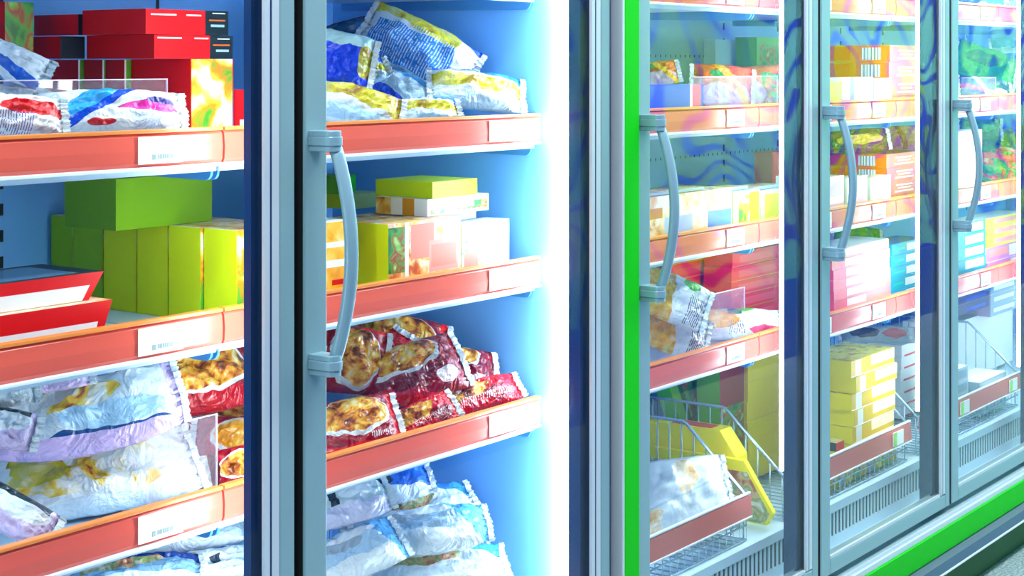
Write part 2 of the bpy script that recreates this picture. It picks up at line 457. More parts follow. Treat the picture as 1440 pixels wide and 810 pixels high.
# ------------------------------------------------------------------ cartons
def carton(name, label, cat, s0, s1, y0, y1, z0, z1, mats, prints=(), group=None, bars=(), yaw=0.0, taper=0.0):
    """mats: side, front, left, top ; prints: (face, u0, u1, v0, v1, mat) ; bars: barcode children (face, u0, u1, v0, v1)"""
    w, d, h = s1 - s0, y1 - y0, z1 - z0
    ms = [mats[0], mats[1], mats[2], mats[3]] + [p[5] for p in prints]
    bm = bmesh.new(); uvl = bm.loops.layers.uv.new('uv')
    e = 0.0
    tp = taper
    def P(face, u, v):
        if face == 'f': p = [-w / 2 + u * w, -d / 2, v * h]
        elif face == 'l': p = [-w / 2, d / 2 - u * d, v * h]
        elif face == 't': p = [-w / 2 + u * w, -d / 2 + v * d, h]
        elif face == 'r': p = [w / 2, -d / 2 + u * d, v * h]
        elif face == 'b': p = [w / 2 - u * w, d / 2, v * h]
        else: p = [-w / 2 + u * w, d / 2 - v * d, 0]
        if tp:
            k = 1 - tp * (1 - p[2] / h); p[0] *= k; p[1] *= k
        return p
    for face, mi in (('f', 1), ('l', 2), ('t', 3), ('r', 0), ('b', 0), ('u', 0)):
        us, vs = {0.0, 1.0}, {0.0, 1.0}
        pr = [(p, 4 + i) for i, p in enumerate(prints) if p[0] == face]
        for p, _ in pr: us |= {p[1], p[2]}; vs |= {p[3], p[4]}
        us, vs = sorted(us), sorted(vs)
        g = [[bm.verts.new(P(face, u, v)) for v in vs] for u in us]
        for i in range(len(us) - 1):
            for j in range(len(vs) - 1):
                f = bm.faces.new((g[i][j], g[i + 1][j], g[i + 1][j + 1], g[i][j + 1]))
                cu, cv = (us[i] + us[i + 1]) / 2, (vs[j] + vs[j + 1]) / 2
                f.material_index = mi
                rect = (0, 1, 0, 1)
                for p, k in pr:
                    if p[1] < cu < p[2] and p[3] < cv < p[4]: f.material_index = k; rect = p[1:5]
                cs = ((us[i], vs[j]), (us[i + 1], vs[j]), (us[i + 1], vs[j + 1]), (us[i], vs[j + 1]))
                for lp, (u, v) in zip(f.loops, cs):
                    lp[uvl].uv = ((u - rect[0]) / (rect[1] - rect[0]), (v - rect[2]) / (rect[3] - rect[2]))
    bmesh.ops.remove_doubles(bm, verts=bm.verts, dist=1e-6)
    o = link(name, bm, ms, None, ((s0 + s1) / 2, (y0 + y1) / 2, Z(z0)), rot=(0, 0, yaw))
    for (face, u0, u1, v0, v1) in bars:
        bm = bmesh.new(); uvl = bm.loops.layers.uv.new('uv')
        n = {'f': Vector((0, -1, 0)), 'l': Vector((-1, 0, 0)), 't': Vector((0, 0, 1))}[face] * .0006
        vv = [bm.verts.new(Vector(P(face, u, v)) + n) for u, v in ((u0, v0), (u1, v0), (u1, v1), (u0, v1))]
        back = [bm.verts.new(Vector(x.co) - n * .9) for x in vv]
        f = bm.faces.new(vv)
        for lp, c in zip(f.loops, ((0, 0), (1, 0), (1, 1), (0, 1))): lp[uvl].uv = c
        for k in range(4): bm.faces.new((vv[k], back[k], back[(k + 1) % 4], vv[(k + 1) % 4]))
        link('barcode', bm, BAR, o)
    return tag(o, label, cat, group)

def cpx(name, label, xl, xm, xr, ytop, z0, Y0, mats, prints=(), group=None, bars=(), cat='carton', depth=None, h=None, **kw):
    """carton whose front-left edge is seen at column xm (depth Y0), right edge at xr, back of its left face at xl"""
    s0, z1 = at(xm, ytop, Y0); s1 = at(xr, 90, Y0)[0]
    y1 = Y0 + depth if depth else depth_for(s0, xl)
    if h: z1 = z0 + h
    o = carton(name, label, cat, s0, s1, Y0, y1, z0, z1, mats, prints, group, bars, **kw)
    o['_e'] = 0; del o['_e']
    return o, s0, s1, y1, z1

def card(nm, c, rough=.42): return plain('card_' + nm, c, rough, 0, .22)
RED, RED2, DRED = card('red', 'd60a0e'), card('signal_red', 'e00c14'), card('deep_red', '8c1018')
OLIV = card('olive_green', '6a9a08')
LIME, LIMEG, LGRN = card('lime_yellow', 'c8d80a'), card('lime_green', '86b414'), card('leaf_green', '5aa01a')
CBLK, CWHT, CORG, CPNK = card('black', '10222a'), card('white', 'f2f4f4'), card('orange', 'f0641a'), card('rose', 'f8a090')
TEAL, YEL, DYEL, CGRY, SALM = card('teal', '18b4c4'), card('yellow', 'f4e010'), card('ochre', 'c8a814'), card('grey_blue', '9ab8c8'), card('salmon', 'f08a78')
BLUE, MAG, PGRN, LIL = card('blue', '1450d8'), card('magenta', 'e83a8a'), card('pale_green', 'c0e0a0'), card('lilac', 'd8c0e8')
NAVY, CREAM = card('navy', '1a3a7a'), card('cream', 'f8ecd8')

# ---- behind the left-edge door, upper shelf: red cartons
G = 'red ready-meal cartons on the upper left shelf'
z = DECK[1]
o, s0, s1, yb_, zt_ = cpx('food_carton', 'large upright red carton with green and orange food photo on front', 185, 268, 328, 83, z, .25,
    (RED, RED, RED, RED), [('f', .02, .98, .02, 1, food('salad', 26))], G)
cpx('food_carton', 'red carton sliver visible right of the food photo carton', 329, 331, 352, 126, z, .25, (RED2,) * 4, [('f', .3, .8, .3, .5, CWHT)], G)
yk = yb_ + .002
for xl, xm, lab in ((149, 175, 'red upright carton directly behind the food photo carton, wide green edge'), (118.5, 144, 'second red upright carton behind the food photo carton, thin white edge'),
                    (64, 110, 'third red upright carton in the row, broad face with green edge'), (40, 59, 'rearmost dark red upright carton beside blue and white bag')):
    o, a, b, y1, _ = cpx('food_carton', lab, xl, xm, xm + 40, 84, z, yk, (RED, LGRN, RED, RED), [('f', 0, .06, 0, 1, CWHT), ('f', .24, 1, 0, 1, CBLK)], G)
    yk = y1 + .002
zl = zt_ + .0005
o, a, b, y1, zt2 = cpx('food_carton', 'flat red carton with black end, lower of the two lying on top', 122, 217, 327, 48.5, zl, .25, (RED, RED2, RED, RED),
    [('f', .70, 1, 0, 1, CBLK), ('f', .04, .34, .84, .90, CWHT), ('f', .50, .68, .84, .90, CWHT), ('f', .80, .96, .84, .88, CWHT), ('f', .74, .96, .56, .62, CORG), ('f', .78, .95, .30, .40, CGRY)], G)
cpx('food_carton', 'dark red flat carton with black end behind the lower lying red carton', 25, 85, 119, 51, zl, y1 + .004, (DRED, CBLK, RED, RED), (), G)
o, a, b, y1, _ = cpx('food_carton', 'flat red carton with black end, uppermost on the left shelf', 116, 205, 321, 12, zt2 + .0005, .25, (RED, RED2, RED, RED),
    [('f', .71, 1, 0, 1, CBLK), ('f', .06, .36, .76, .82, CWHT), ('f', .48, .66, .76, .82, CWHT), ('f', .80, .96, .88, .92, CWHT), ('f', .76, .96, .58, .64, CORG), ('f', .78, .95, .34, .44, CGRY)], G)
cpx('food_carton', 'dark red flat carton behind the uppermost red carton', 48, 110, 118, 20, zt2 + .0005, y1 + .004, (DRED, CBLK, RED, RED), (), G)
cpx('food_carton', 'red carton with green food photo, at upper left corner of shelf', -40, 7, 47, 20, zt2 - .03, y1 + .03, (DRED, food('greens', 22), RED, RED), (), G, h=.075, depth=.06)

# ---- middle shelf of left-edge door: lime cartons
z = DECK[2]
G = 'lime green cartons on the middle left shelf'
S0 = at(338, 90, .20)[0]; y = .20
edges = [338, 287, 237, 193, 146, 103, 72]
labs = ['lime carton at the front of the row of six', 'second lime carton from the front with green sliver beside it', 'third lime carton from the front of the row', 'fourth lime carton from the front of the row', 'fifth lime carton, dull green, near the back of row', 'rearmost dull green carton of the row of six']
y0 = .20
for k in range(6):
    xm, xl = edges[k] - (5 if k < 2 else 1), edges[k + 1]
    o, a, b, y1, zt_ = cpx('food_carton', labs[k], xl, xm, xm + 88, 326 - k * 2.2, z, y0, (LIME, food('salad', 30), LIME if k < 4 else LIMEG, food('pizza', 26)),
        [('t', 0, .05, 0, 1, CWHT)], G, h=.134)
    y0 = y1 + .003
o, a, b, y1, _ = cpx('food_carton', 'plain green carton lying on top of the lime row', 91, 163, 298, 252, zt_ + .0006, .33, (OLIV, OLIV, OLIV, OLIV), (), G)
# tapered red and white trays
GT = 'red and white tapered tray cartons'
t1 = carton('tray_carton', 'lower red and white tapered tray carton at the left edge', 'tray', *[at(-150, 0, .175)[0], at(158, 0, .175)[0]], .175, .30, z, at(158, 421, .175)[1],
    (RED2, CWHT, RED2, food('pizza', 30)), [('f', 0, 1, .62, 1, RED2), ('f', .955, 1, 0, .62, RED2), ('f', .62, .84, .12, .3, CGRY)], GT, taper=.12)
t2 = carton('tray_carton', 'upper red and white tapered tray carton with dark film top at left edge', 'tray', *[at(-150, 0, .185)[0], at(146, 0, .185)[0]], .185, .31, at(158, 421, .175)[1] + .0006, at(146, 381, .185)[1],
    (RED2, CWHT, RED2, CBLK), [('f', 0, 1, .55, 1, RED2), ('f', .96, 1, 0, .55, RED2), ('t', .1, .9, .1, .9, plain('smoked_film', '5a7890', .15))], GT, taper=.12)
carton('flat_pack', 'thin flat pack with oval food photo lying at front of lime cartons', 'carton', at(163, 0, .165)[0], at(330, 0, .165)[0], .165, .197, z, z + .016,
    (LGRN, LGRN, CWHT, LGRN), [('t', .1, .75, .2, .9, food('tray', 40)), ('t', .78, .98, .1, .9, TEAL)])

# ---- beside the lamp, middle shelf: lime and photo cartons
G = 'lime and photo cartons on the middle shelf by the lamp'
Y0 = .18
o, a, b, y1, zt_ = cpx('food_carton', 'upright carton with lime side and photo front, by the handle', 500, 546, 648, 316, z, Y0, (LIME, food('pizza', 34), LIME, food('pizza', 26)),
    [('f', 0, .22, .35, .95, food('greens', 40)), ('f', .22, .27, 0, 1, CWHT), ('f', .30, .62, .50, .96, SALM), ('f', .55, .96, .30, .72, CPNK), ('f', .58, .93, .36, .66, SALM), ('f', .3, .95, 0, .24, food('fries', 30)), ('t', 0, 1, 0, .03, CWHT)], G)
o, a2, b2, _, _ = cpx('food_carton', 'upright photo carton at the right end, lamp glare painted white', 640, 649, 716, 316, z, Y0 + .012, (CWHT, CWHT, LIME, CWHT),
    [('f', 0, .14, .5, .95, food('greens', 40)), ('f', .05, .35, .2, .55, SALM)], G, depth=.05)  # lamp glare is put into the white card colour
yy = y1 + .002
for k, lab in enumerate(('second upright photo carton behind the lime sided one', 'third upright photo carton behind the lime sided one')):
    o, _, _, y1k, _ = cpx('food_carton', lab, 0, 0, 0, 0, z, yy, (LIME,) * 4) if False else (carton('food_carton', lab, 'carton', a - .004, b, yy, yy + .048, z, zt_ - .002, (LIME, CWHT, LIME, food('pizza', 26)), (), G), 0, 0, yy + .05, 0)
    carton('food_carton', lab.replace('upright photo', 'upright glare-painted').replace('lime sided one', 'lamp lit one'), 'carton', a2, b2, yy + .014, yy + .06, z, zt_ - .002, (CWHT, CWHT, LIME, food('pizza', 30)), (), G)  # white fronts carry the lamp glare in their colour
    yy += .05
cpx('food_carton', 'orange striped photo carton half hidden behind the door handle', 380, 420, 497, 318, z, Y0 - .006, (CORG, food('fries', 30), LIME, CWHT), [('f', 0, 1, .72, .78, CWHT), ('f', 0, 1, .5, .58, CWHT), ('f', .6, 1, .3, .36, RED)], G, depth=.05)
o, a, b, y1, zk = cpx('food_carton', 'white photo carton under the small lime carton', 528.5, 601, 687, 277, zt_ + .0005, Y0 + .03, (CWHT, CWHT, CWHT, CWHT),
    [('l', .15, .5, 0, 1, CREAM), ('l', 0, .3, 0, 1, food('chicken', 30)), ('l', .52, .75, 0, 1, card('amber', 'd8901a')), ('f', .05, .98, .1, .7, food('greens', 60)), ('f', .05, .75, .35, .95, CWHT), ('f', .6, .95, .05, .2, CWHT)], G, h=.028)
cpx('food_carton', 'small plain lime carton topmost of the stack by the lamp', 528.5, 608, 671, 249, zk + .0005, Y0 + .03, (LIME, LIME, LIME, LIME), (), G, h=.027)
cpx('food_carton', 'pale lime carton deep behind the white photo carton', 470, 495, 540, 281, zt_ + .0005, .40, (PGRN, PGRN, LIME, PGRN), (), G, h=.025, depth=.06)
cpx('food_carton', 'green carton corner tilted at the back beside the door handle', 452, 470, 503, 231, zt_ + .027, .42, (LGRN, GREEN, LGRN, LGRN), (), G, h=.03, depth=.05, yaw=.3)

# ------------------------------------------------------------------ film bags
def bag(name, label, px, py, Y, wpx, hpx, T, mat, roll=0, pitch=60, yaw=0, seed=1, group=None, cat='bag', sq=2.4, wr=.006, bend=0.0, seal=True, sealmat=None, foldu=0.0):
    """pillow pack; wpx/hpx = its size in photo pixels, pitch 90 = standing facing the lens, 0 = lying flat"""
    s, z = at(px, py, Y); k = fwd(s, Y) / F
    p = math.radians(pitch); r = math.radians(roll)
    base = TH - math.pi / 2 + math.radians(yaw)          # heading of the u axis
    u = Vector((math.cos(base), math.sin(base), 0)); back = Vector((-u.y, u.x, 0)); zz = Vector((0, 0, 1))
    v = back * math.cos(p) + zz * math.sin(p); n = u.cross(v)
    u2 = u * math.cos(r) + v * math.sin(r); v2 = -u * math.sin(r) + v * math.cos(r)
    elev = math.atan2((py - HY), F)
    L = wpx * k; W = hpx * k / max(.35, math.sin(p) + math.cos(p) * math.tan(elev))
    bm = bmesh.new(); uvl = bm.loops.layers.uv.new('uv')
    NU, NV = 34, 24; rr = random.Random(seed); ph = rr.random() * 40
    def prof(a, b):
        ea = max(0, 1 - abs(a / .93) ** sq) if abs(a) < .93 else 0
        eb = max(0, 1 - abs(b) ** (sq + .6))
        return (ea * eb) ** .55
    def pt(i, j, side):
        a, b = -1 + 2 * i / NU, -1 + 2 * j / NV
        h = prof(a, b)
        nz_ = noise.noise(Vector((a * 2.2 + ph, b * 2.2, seed * 3.1)))
        nf = noise.noise(Vector((a * 6 + ph, b * 6, seed * 1.7 + 9)))
        pl = math.sin(b * 19 + 5 * noise.noise(Vector((a * 2, b * 3, ph)))) * abs(a) ** 5
        rdg = 1 - abs(noise.noise(Vector((a * 3.1 + ph * 2, b * 3.1, 4.2)))) * 2
        zt = side * T / 2 * h * (1 + .35 * nz_) + (wr * (1.1 * nf + .9 * max(0, rdg) ** 3) * h + wr * .5 * pl)
        zt += bend * (a * a - .4) * L + foldu * b * abs(b) * W
        wob = .03 * noise.noise(Vector((a * 1.5, b * 1.5, ph + 20)))
        return Vector((a * L / 2 * (1 - .05 * (b * b) * h) + wob * L * .6, b * W / 2 * (1 - .12 * abs(a) ** 3 * .6) + wob * W * .6, zt))
    top = [[None] * (NV + 1) for _ in range(NU + 1)]; bot = [[None] * (NV + 1) for _ in range(NU + 1)]
    for i in range(NU + 1):
        for j in range(NV + 1):
            top[i][j] = bm.verts.new(pt(i, j, 1))
            bot[i][j] = top[i][j] if i in (0, NU) or j in (0, NV) else bm.verts.new(pt(i, j, -1) - Vector((0, 0, 1e-4)))
    for i in range(NU):
        for j in range(NV):
            for G_, fl in ((top, 0), (bot, 1)):
                q = [(i, j), (i + 1, j), (i + 1, j + 1), (i, j + 1)]
                if fl: q = q[::-1]
                vs = []
                for (ii, jj) in q:
                    if G_[ii][jj] not in vs: vs.append(G_[ii][jj])
                try: f = bm.faces.new([G_[ii][jj] for ii, jj in q])
                except ValueError: continue
                f.smooth = True
                for lp, (ii, jj) in zip(f.loops, q): lp[uvl].uv = (ii / NU, jj / NV)
    o = link(name, bm, mat, None, smooth=True)
    M = Matrix(((u2.x, v2.x, n.x, s), (u2.y, v2.y, n.y, Y), (u2.z, v2.z, n.z, Z(z)), (0, 0, 0, 1)))
    o.matrix_world = M
    if seal:
        for sg in (-1, 1):
            bm = bmesh.new(); N = 30
            A, B = [], []
            for j in range(N + 1):
                b = -1 + 2 * j / N
                e = pt(0 if sg < 0 else NU, round((b + 1) / 2 * NV), 1)
                x = e.x; yv = e.y
                ripple = .0012 * math.sin(j * 2.1)
                A.append(bm.verts.new((x - sg * .0004, yv, e.z)))
                B.append(bm.verts.new((x + sg * (.008 + .0022 * (j % 2)), yv, e.z + ripple)))
            A2 = [bm.verts.new(v_.co + Vector((0, 0, .0005))) for v_ in A]; B2 = [bm.verts.new(v_.co + Vector((0, 0, .0005))) for v_ in B]
            for j in range(N):
                bm.faces.new((A[j], B[j], B[j + 1], A[j + 1])); bm.faces.new((A2[j + 1], B2[j + 1], B2[j], A2[j])); bm.faces.new((B[j], B2[j], B2[j + 1], B[j + 1]))
            link('end_seal', bm, sealmat or FILMW, o)
    return tag(o, label, cat, group)

FILMW = printed('frosty_film', 'e6f0f6', (), .18, (40, .5))
B = bag
# ---- upper shelf, left edge
m_flag = printed('white_blue_magenta_film', 'eef4f4', [('b', 1, -.55, -.12, .10, '30b0f0', .05), ('b', 1, -.55, .10, .20, '0a50e0', .04), ('e', .78, .50, .2, .12, 'e030a0', .12), ('e', .85, .62, .12, .07, '3a2a80', .1), ('r', .82, .2, .18, .12, 'c8d8ec', .1), ('e', .42, .12, .1, .06, 'd81820', .05)])
m_redw = printed('white_red_film', 'f4f4f8', [('e', .72, .55, .34, .22, 'e01818', .05), ('t', .4, .2, .3, .2, '6a6ab0', .0), ('e', .25, .85, .1, .06, '8a60d0', .03)])
m_bluw = printed('white_blue_film', 'e8f2fa', [('b', .5, 1, .45, .72, '1a6ae0', .06), ('b', .5, 1, .18, .3, '58a8f0', .06)])
B('frozen_food_bag', 'blue and white bag heaped at the left edge below red cartons', 8, 100, .34, 118, 48, .03, m_bluw, -24, 62, 10, 3)
B('frozen_food_bag', 'pale white bag lying behind the clear fence at left edge', 18, 146, .27, 140, 40, .045, FILMW, -4, 60, 20, 4)
B('frozen_food_bag', 'white bag with red swoosh lying at the left edge', 12, 162, .20, 150, 52, .05, m_redw, -3, 64, 30, 5)
B('frozen_food_bag', 'white bag with cyan, blue and magenta swooshes lying on the rail', 152, 158, .215, 205, 58, .05, m_flag, -1, 62, 26, 6)

def fence(label, xa, xb, Y, ya, z0):
    s0, zt = at(xa, ya, Y); s1 = at(xb, 90, Y)[0]
    root = empty('acrylic_divider', ((s0 + s1) / 2, Y, Z(z0)))
    tag(root, label, 'divider', 'clear acrylic shelf dividers')
    w = s1 - s0; h = zt - z0
    p = boxes('panel', [(-w / 2, w / 2, -.001, .001, .0, h)], ACRYL, root)
    boxes('edge', [(-w / 2, w / 2, -.0014, .0014, h, h + .0016), (w / 2 - .0016, w / 2, -.0014, .0014, 0, h)], plain('acrylic_edge', 'dcd0e8', .2), root)
fence('clear acrylic fence behind the white bags at left edge', -60, 235, .285, 115, DECK[1])

# ---- lower shelf, left edge (deck 3)
m_lil = printed('lilac_edged_film', 'e4f0f6', [('e', .34, .66, .34, .26, 'food:fish:24', .1), ('e', .62, .34, .30, .17, 'b4dcf4', .08), ('e', .62, .16, .34, .04, '184a8a', .12), ('b', 0, 1, -.2, .15, 'd4bcec', .03), ('b', 1, 0, .95, 1.3, 'd8c4f0', .03)])
m_fish = printed('fish_fillet_film', 'e6f0f4', [('e', .5, .52, .46, .40, 'food:fish:22', .12), ('e', .2, .6, .14, .26, 'food:potato:30', .15), ('b', 0, 1, -.2, .10, 'd8ecf8', .05)])
m_wing = printed('red_wings_film', 'b01020', [('e', .56, .50, .43, .34, 'e8eef2', .06), ('e', .56, .50, .40, .29, 'food:chicken:60', .06), ('e', .06, .5, .1, .5, '6a0a14', .1)], .16)
m_redf = printed('red_fries_film', 'c41420', [('e', .5, .55, .34, .34, 'eef0f0', .05), ('e', .5, .56, .30, .29, 'food:fries:40', .08), ('r', .5, .12, .4, .08, 'e83040', .05)], .16)
m_lilw = printed('lilac_white_film', 'd8c4ec', [('e', .5, .7, .45, .35, 'e8f0f8', .1), ('r', .5, .95, .4, .14, '22343a', .03)])
B('tray_pack', 'red film pack of browned chicken wings at the back right', 262, 538, .30, 190, 104, .06, m_wing, 7, 48, 18, 11, 'red wing packs on the lower left shelf', 'pack')
B('tray_pack', 'red film wing pack lying beneath the wing pack by dark frame', 322, 585, .33, 190, 90, .05, m_wing, -6, 50, 14, 12, 'red wing packs on the lower left shelf', 'pack')
B('frozen_food_bag', 'red bag with golden fries photo beside the dark door frame', 330, 625, .25, 110, 80, .045, m_redf, -6, 55, 16, 13)
B('frozen_food_bag', 'brown and white bag low beside the dark door frame', 335, 664, .225, 80, 60, .04, m_wing, 8, 60, 16, 14)
B('frozen_food_bag', 'small lilac bag with dark label under the middle left rail', 72, 543, .30, 104, 46, .035, m_lilw, 8, 60, 10, 15)
B('frozen_food_bag', 'pale white bag hanging under the middle rail at left edge', 10, 553, .24, 74, 54, .035, FILMW, 5, 70, 10, 16)
B('frozen_food_bag', 'lilac edged pouch at the left edge beside fillet pack', 6, 603, .235, 84, 56, .045, m_lilw, -10, 60, 10, 17)
B('fillet_pack', 'big white pack of spotted fillets lying on the lower left rail', 135, 690, .265, 285, 108, .055, m_fish, 8, 34, 20, 18, None, 'pack')
B('fillet_pack', 'lilac rimmed white fillet pack propped on the big fillet pack', 118, 596, .285, 262, 104, .06, m_lil, 9, 46, 16, 19, None, 'pack', bend=.10)
B('frozen_food_bag', 'small lilac bag at lower left corner on the rail', 18, 722, .205, 120, 60, .04, m_lilw, -32, 60, 12, 20)
fence('clear acrylic fence leaning beside the big fillet pack', 205, 305, .215, 606, DECK[3])

# ---- basket, left edge (below lowest rail)
m_trayb = printed('blue_white_tray_film', 'cfe6f4', [('e', .5, .60, .40, .26, 'e4f0f4', .06), ('e', .3, .62, .2, .17, 'food:tray:40', .1), ('b', 0, 1, .86, 1.2, '1a5ac0', .1), ('b', 0, 1, -.2, .1, 'eaf6fc', .04), ('r', .62, .35, .04, .12, '14304a', .05)], .14)
m_trayd = printed('dark_blue_tray_film', '88b8dc', [('e', .4, .6, .34, .3, 'food:tray:44', .1), ('b', .3, 1, .8, 1.5, '0a3a9a', .12), ('b', 0, 1, -.2, .16, 'e6f4fa', .05)], .14)
GB = 'blue and white tray packs in the left basket'
B('tray_pack', 'pale tray pack topmost under the lowest rail at left', 255, 776, .30, 190, 36, .04, m_trayb, 6, 26, 14, 31, GB, 'pack')
B('tray_pack', 'tray pack below the pale topmost one at left bottom', 282, 800, .28, 190, 36, .04, m_trayb, 10, 26, 12, 32, GB, 'pack')
B('tray_pack', 'dark blue tray pack at the bottom edge left of frame', 190, 806, .30, 180, 36, .04, m_trayd, 6, 26, 12, 33, GB, 'pack')
B('tray_pack', 'blue tray pack deep in the left basket beside the frame', 318, 766, .42, 110, 40, .04, m_trayd, -8, 30, 10, 34, GB, 'pack')

# ---- upper shelf beside the lamp: potato bags
m_pot1 = printed('potato_bag_barcode_film', 'e2eef4', [('b', .3, 1, .86, 1.6, 'food:potato:22', .06), ('r', .45, .40, .38, .3, '2f86d8', .08), ('t', .45, .42, .42, .34, 'cfe4f4', .0), ('b', 1, 0, .82, 1.2, 'f4f8fa', .08), ('b', .2, 1, 1.10, 1.6, '1a4ae0', .03)])
m_pot2 = printed('potato_bag_blue_film', '0a44f0', [('b', 0, 1, .72, 1.3, 'c4ecec', .10), ('e', .92, .5, .14, .3, 'food:potato:30', .06)], .3)
m_pot3 = printed('potato_bag_yellow_film', 'e8f4fa', [('b', .35, 1, .62, 2, 'food:potato:18', .1), ('r', .6, .15, .5, .12, 'b8e0f8', .1)])
m_pot4 = printed('potato_bag_pale_film', 'e6f4fa', [('b', .2, 1, .50, .86, 'food:potato:22', .12), ('b', .2, 1, .95, 1.5, '2a78e8', .05), ('b', 0, 1, -.1, .2, 'bfe4fa', .1)])
m_pot5 = printed('white_blue_wave_film', 'd4ecf8', [('b', .7, 1, .2, .62, '0a50e8', .14), ('b', .7, 1, 1.2, 1.4, '58b0f0', .1)])
GP = 'bags of potatoes piled on the upper shelf'
B('frozen_food_bag', 'dark blue bag deep behind the pile beside the frame', 480, 58, .50, 90, 52, .04, printed('deep_blue_film', '123a6a', [('e', .5, .7, .4, .2, '1a5a8a')]), 18, 70, 10, 41, GP)
B('frozen_food_bag', 'largest bag, propped upright, with potato photo and rows of print', 586, 74, .30, 168, 88, .075, m_pot1, -29, 66, 6, 42, GP)
B('frozen_food_bag', 'bright blue bag with white top beside the door frame', 476, 84, .28, 92, 80, .05, m_pot2, -12, 72, 10, 43, GP)
B('frozen_food_bag', 'small bag of potato halves tucked beside the bright blue bag', 517, 104, .29, 56, 30, .03, m_pot4, 22, 66, 10, 44, GP)
B('frozen_food_bag', 'white bag with deep blue wave in the middle of the pile', 556, 130, .27, 120, 56, .055, m_pot5, -20, 56, 14, 45, GP)
B('frozen_food_bag', 'bag with large yellow potatoes at front beside the frame', 500, 150, .21, 130, 54, .055, m_pot3, -14, 62, 20, 46, GP)
B('frozen_food_bag', 'flat bag with white glints at front centre of the pile', 600, 157, .21, 92, 36, .04, m_pot4, 2, 60, 22, 47, GP)
B('frozen_food_bag', 'pale bag of potato slices at right end near the lamp', 670, 146, .205, 132, 52, .05, m_pot4, -8, 60, 22, 48, GP)

# ---- lower shelf beside the lamp: red chicken bags
m_chk = printed('red_chicken_film', '9c0a1c', [('e', .48, .60, .44, .36, 'e6ecf0', .10), ('e', .48, .63, .41, .32, 'food:chicken:48', .10), ('b', 0, 1, -.2, .12, 'f01414', .06), ('b', 1, 0, .93, 1.3, 'f01818', .05), ('t', .75, .2, .12, .05, 'f0f0f0', 0)], .12, (30, .6), .7)
m_chk2 = printed('red_glossy_film', 'd80c18', [('e', .35, .6, .3, .3, 'food:chicken:48', .12), ('e', .75, .3, .2, .2, '8a0818', .1), ('t', .6, .3, .3, .1, 'f8e0e0', 0)], .12, (34, .7), .7)
m_chk3 = printed('red_chicken_film_turned', 'a80a1a', [('e', .62, .50, .34, .46, 'e6ecf0', .10), ('e', .63, .52, .31, .42, 'food:chicken:56', .12), ('b', 1, 0, -.2, .10, 'ff1408', .05), ('b', 0, 1, .92, 1.2, 'f01414', .05), ('t', .18, .4, .08, .2, 'f0f0f0', 0)], .10, (26, .75), .8)
m_chk4 = printed('red_chicken_film_creased', '8c0818', [('e', .40, .72, .42, .30, 'e8eef0', .14), ('e', .40, .75, .39, .26, 'food:chicken:52', .14), ('b', .3, 1, .10, .24, 'ff1810', .08), ('b', .5, 1, .30, .36, 'e83050', .1), ('e', .8, .25, .12, .1, 'f4e4e8', .12)], .10, (24, .8), .8)
GC = 'red bags of chicken pieces on the lower shelf'
B('frozen_food_bag', 'red chicken bag uppermost at the back of the pile', 553, 480, .335, 150, 84, .06, m_chk, -14, 60, 8, 51, GC)
B('frozen_food_bag', 'dark red chicken bag under the handle end beside the frame', 486, 524, .32, 112, 96, .055, m_chk3, -8, 62, 8, 52, GC)
B('frozen_food_bag', 'red bag with bright fold standing at the centre of pile', 548, 520, .30, 110, 66, .04, m_chk2, 55, 62, 6, 53, GC)
B('frozen_food_bag', 'central red chicken bag showing strips above a white curve', 578, 545, .26, 150, 86, .06, m_chk4, 16, 54, 14, 54, GC)
B('frozen_food_bag', 'red chicken bag at right end turning pink by the lamp', 638, 524, .225, 118, 70, .05, m_chk4, -4, 52, 14, 55, GC)
B('frozen_food_bag', 'crumpled red bag under the right end chicken bag', 664, 560, .20, 150, 40, .04, m_chk2, 13, 46, 22, 56, GC)
B('frozen_food_bag', 'red chicken bag with golden strips at front beside the frame', 497, 600, .215, 128, 78, .055, m_chk, 8, 54, 18, 57, GC)
B('frozen_food_bag', 'small glossy red bag wedged at the front rail', 592, 588, .20, 110, 44, .04, m_chk2, 20, 50, 22, 58, GC)

# ---- basket beside the lamp: tray packs
GK = 'white tray packs in the basket beside the lamp'
m_tra = printed('tray_film_food_oval', 'd4e8f6', [('e', .40, .62, .34, .24, 'f0f6fa', .05), ('e', .38, .63, .30, .19, 'food:tray:55', .08), ('b', 0, 1, -.2, .18, 'f6fafc', .04), ('b', .4, 1, 1.02, 1.7, '3a9ae8', .08)], .14, (22, .5))
m_trb = printed('tray_film_white', 'bcdcf2', [('b', 0, 1, -.2, .34, 'f8fcfe', .05), ('e', .34, .66, .24, .12, 'a8b8c8', .12), ('b', 1, .3, .96, 1.4, '58b4f0', .06), ('e', .5, .8, .3, .08, 'f4f8fc', .1)], .12, (26, .6))
m_trc = printed('tray_film_blue_wrap', '1a6ad8', [('e', .22, .56, .2, .24, 'e8f2f8', .06), ('e', .2, .58, .17, .18, 'food:salad:60', .08), ('e', .55, .4, .1, .2, '26343a', .1), ('b', 0, 1, .8, 1.3, 'a8dcf8', .1), ('b', 0, 1, -.2, .2, 'e8f2fa', .05)], .14, (24, .6))
m_trd = printed('tray_film_grey_sleeve', 'c4d4dc', [('b', 0, 1, -.2, .32, 'd8d4f0', .04), ('r', .34, .55, .05, .2, '18242c', .02), ('e', .62, .6, .2, .16, 'f4f8fa', .1), ('b', 0, 1, .82, 1.2, '26526a', .1)], .14, (24, .5))
B('tray_pack', 'blue wrapped tray pack topmost at the back of the basket', 528, 696, .36, 150, 66, .05, m_trc, 10, 38, 8, 61, GK, 'pack')
B('tray_pack', 'grey sleeved tray pack with black mark beside the frame in basket', 486, 722, .28, 124, 54, .05, m_trd, 14, 44, 12, 62, GK, 'pack')
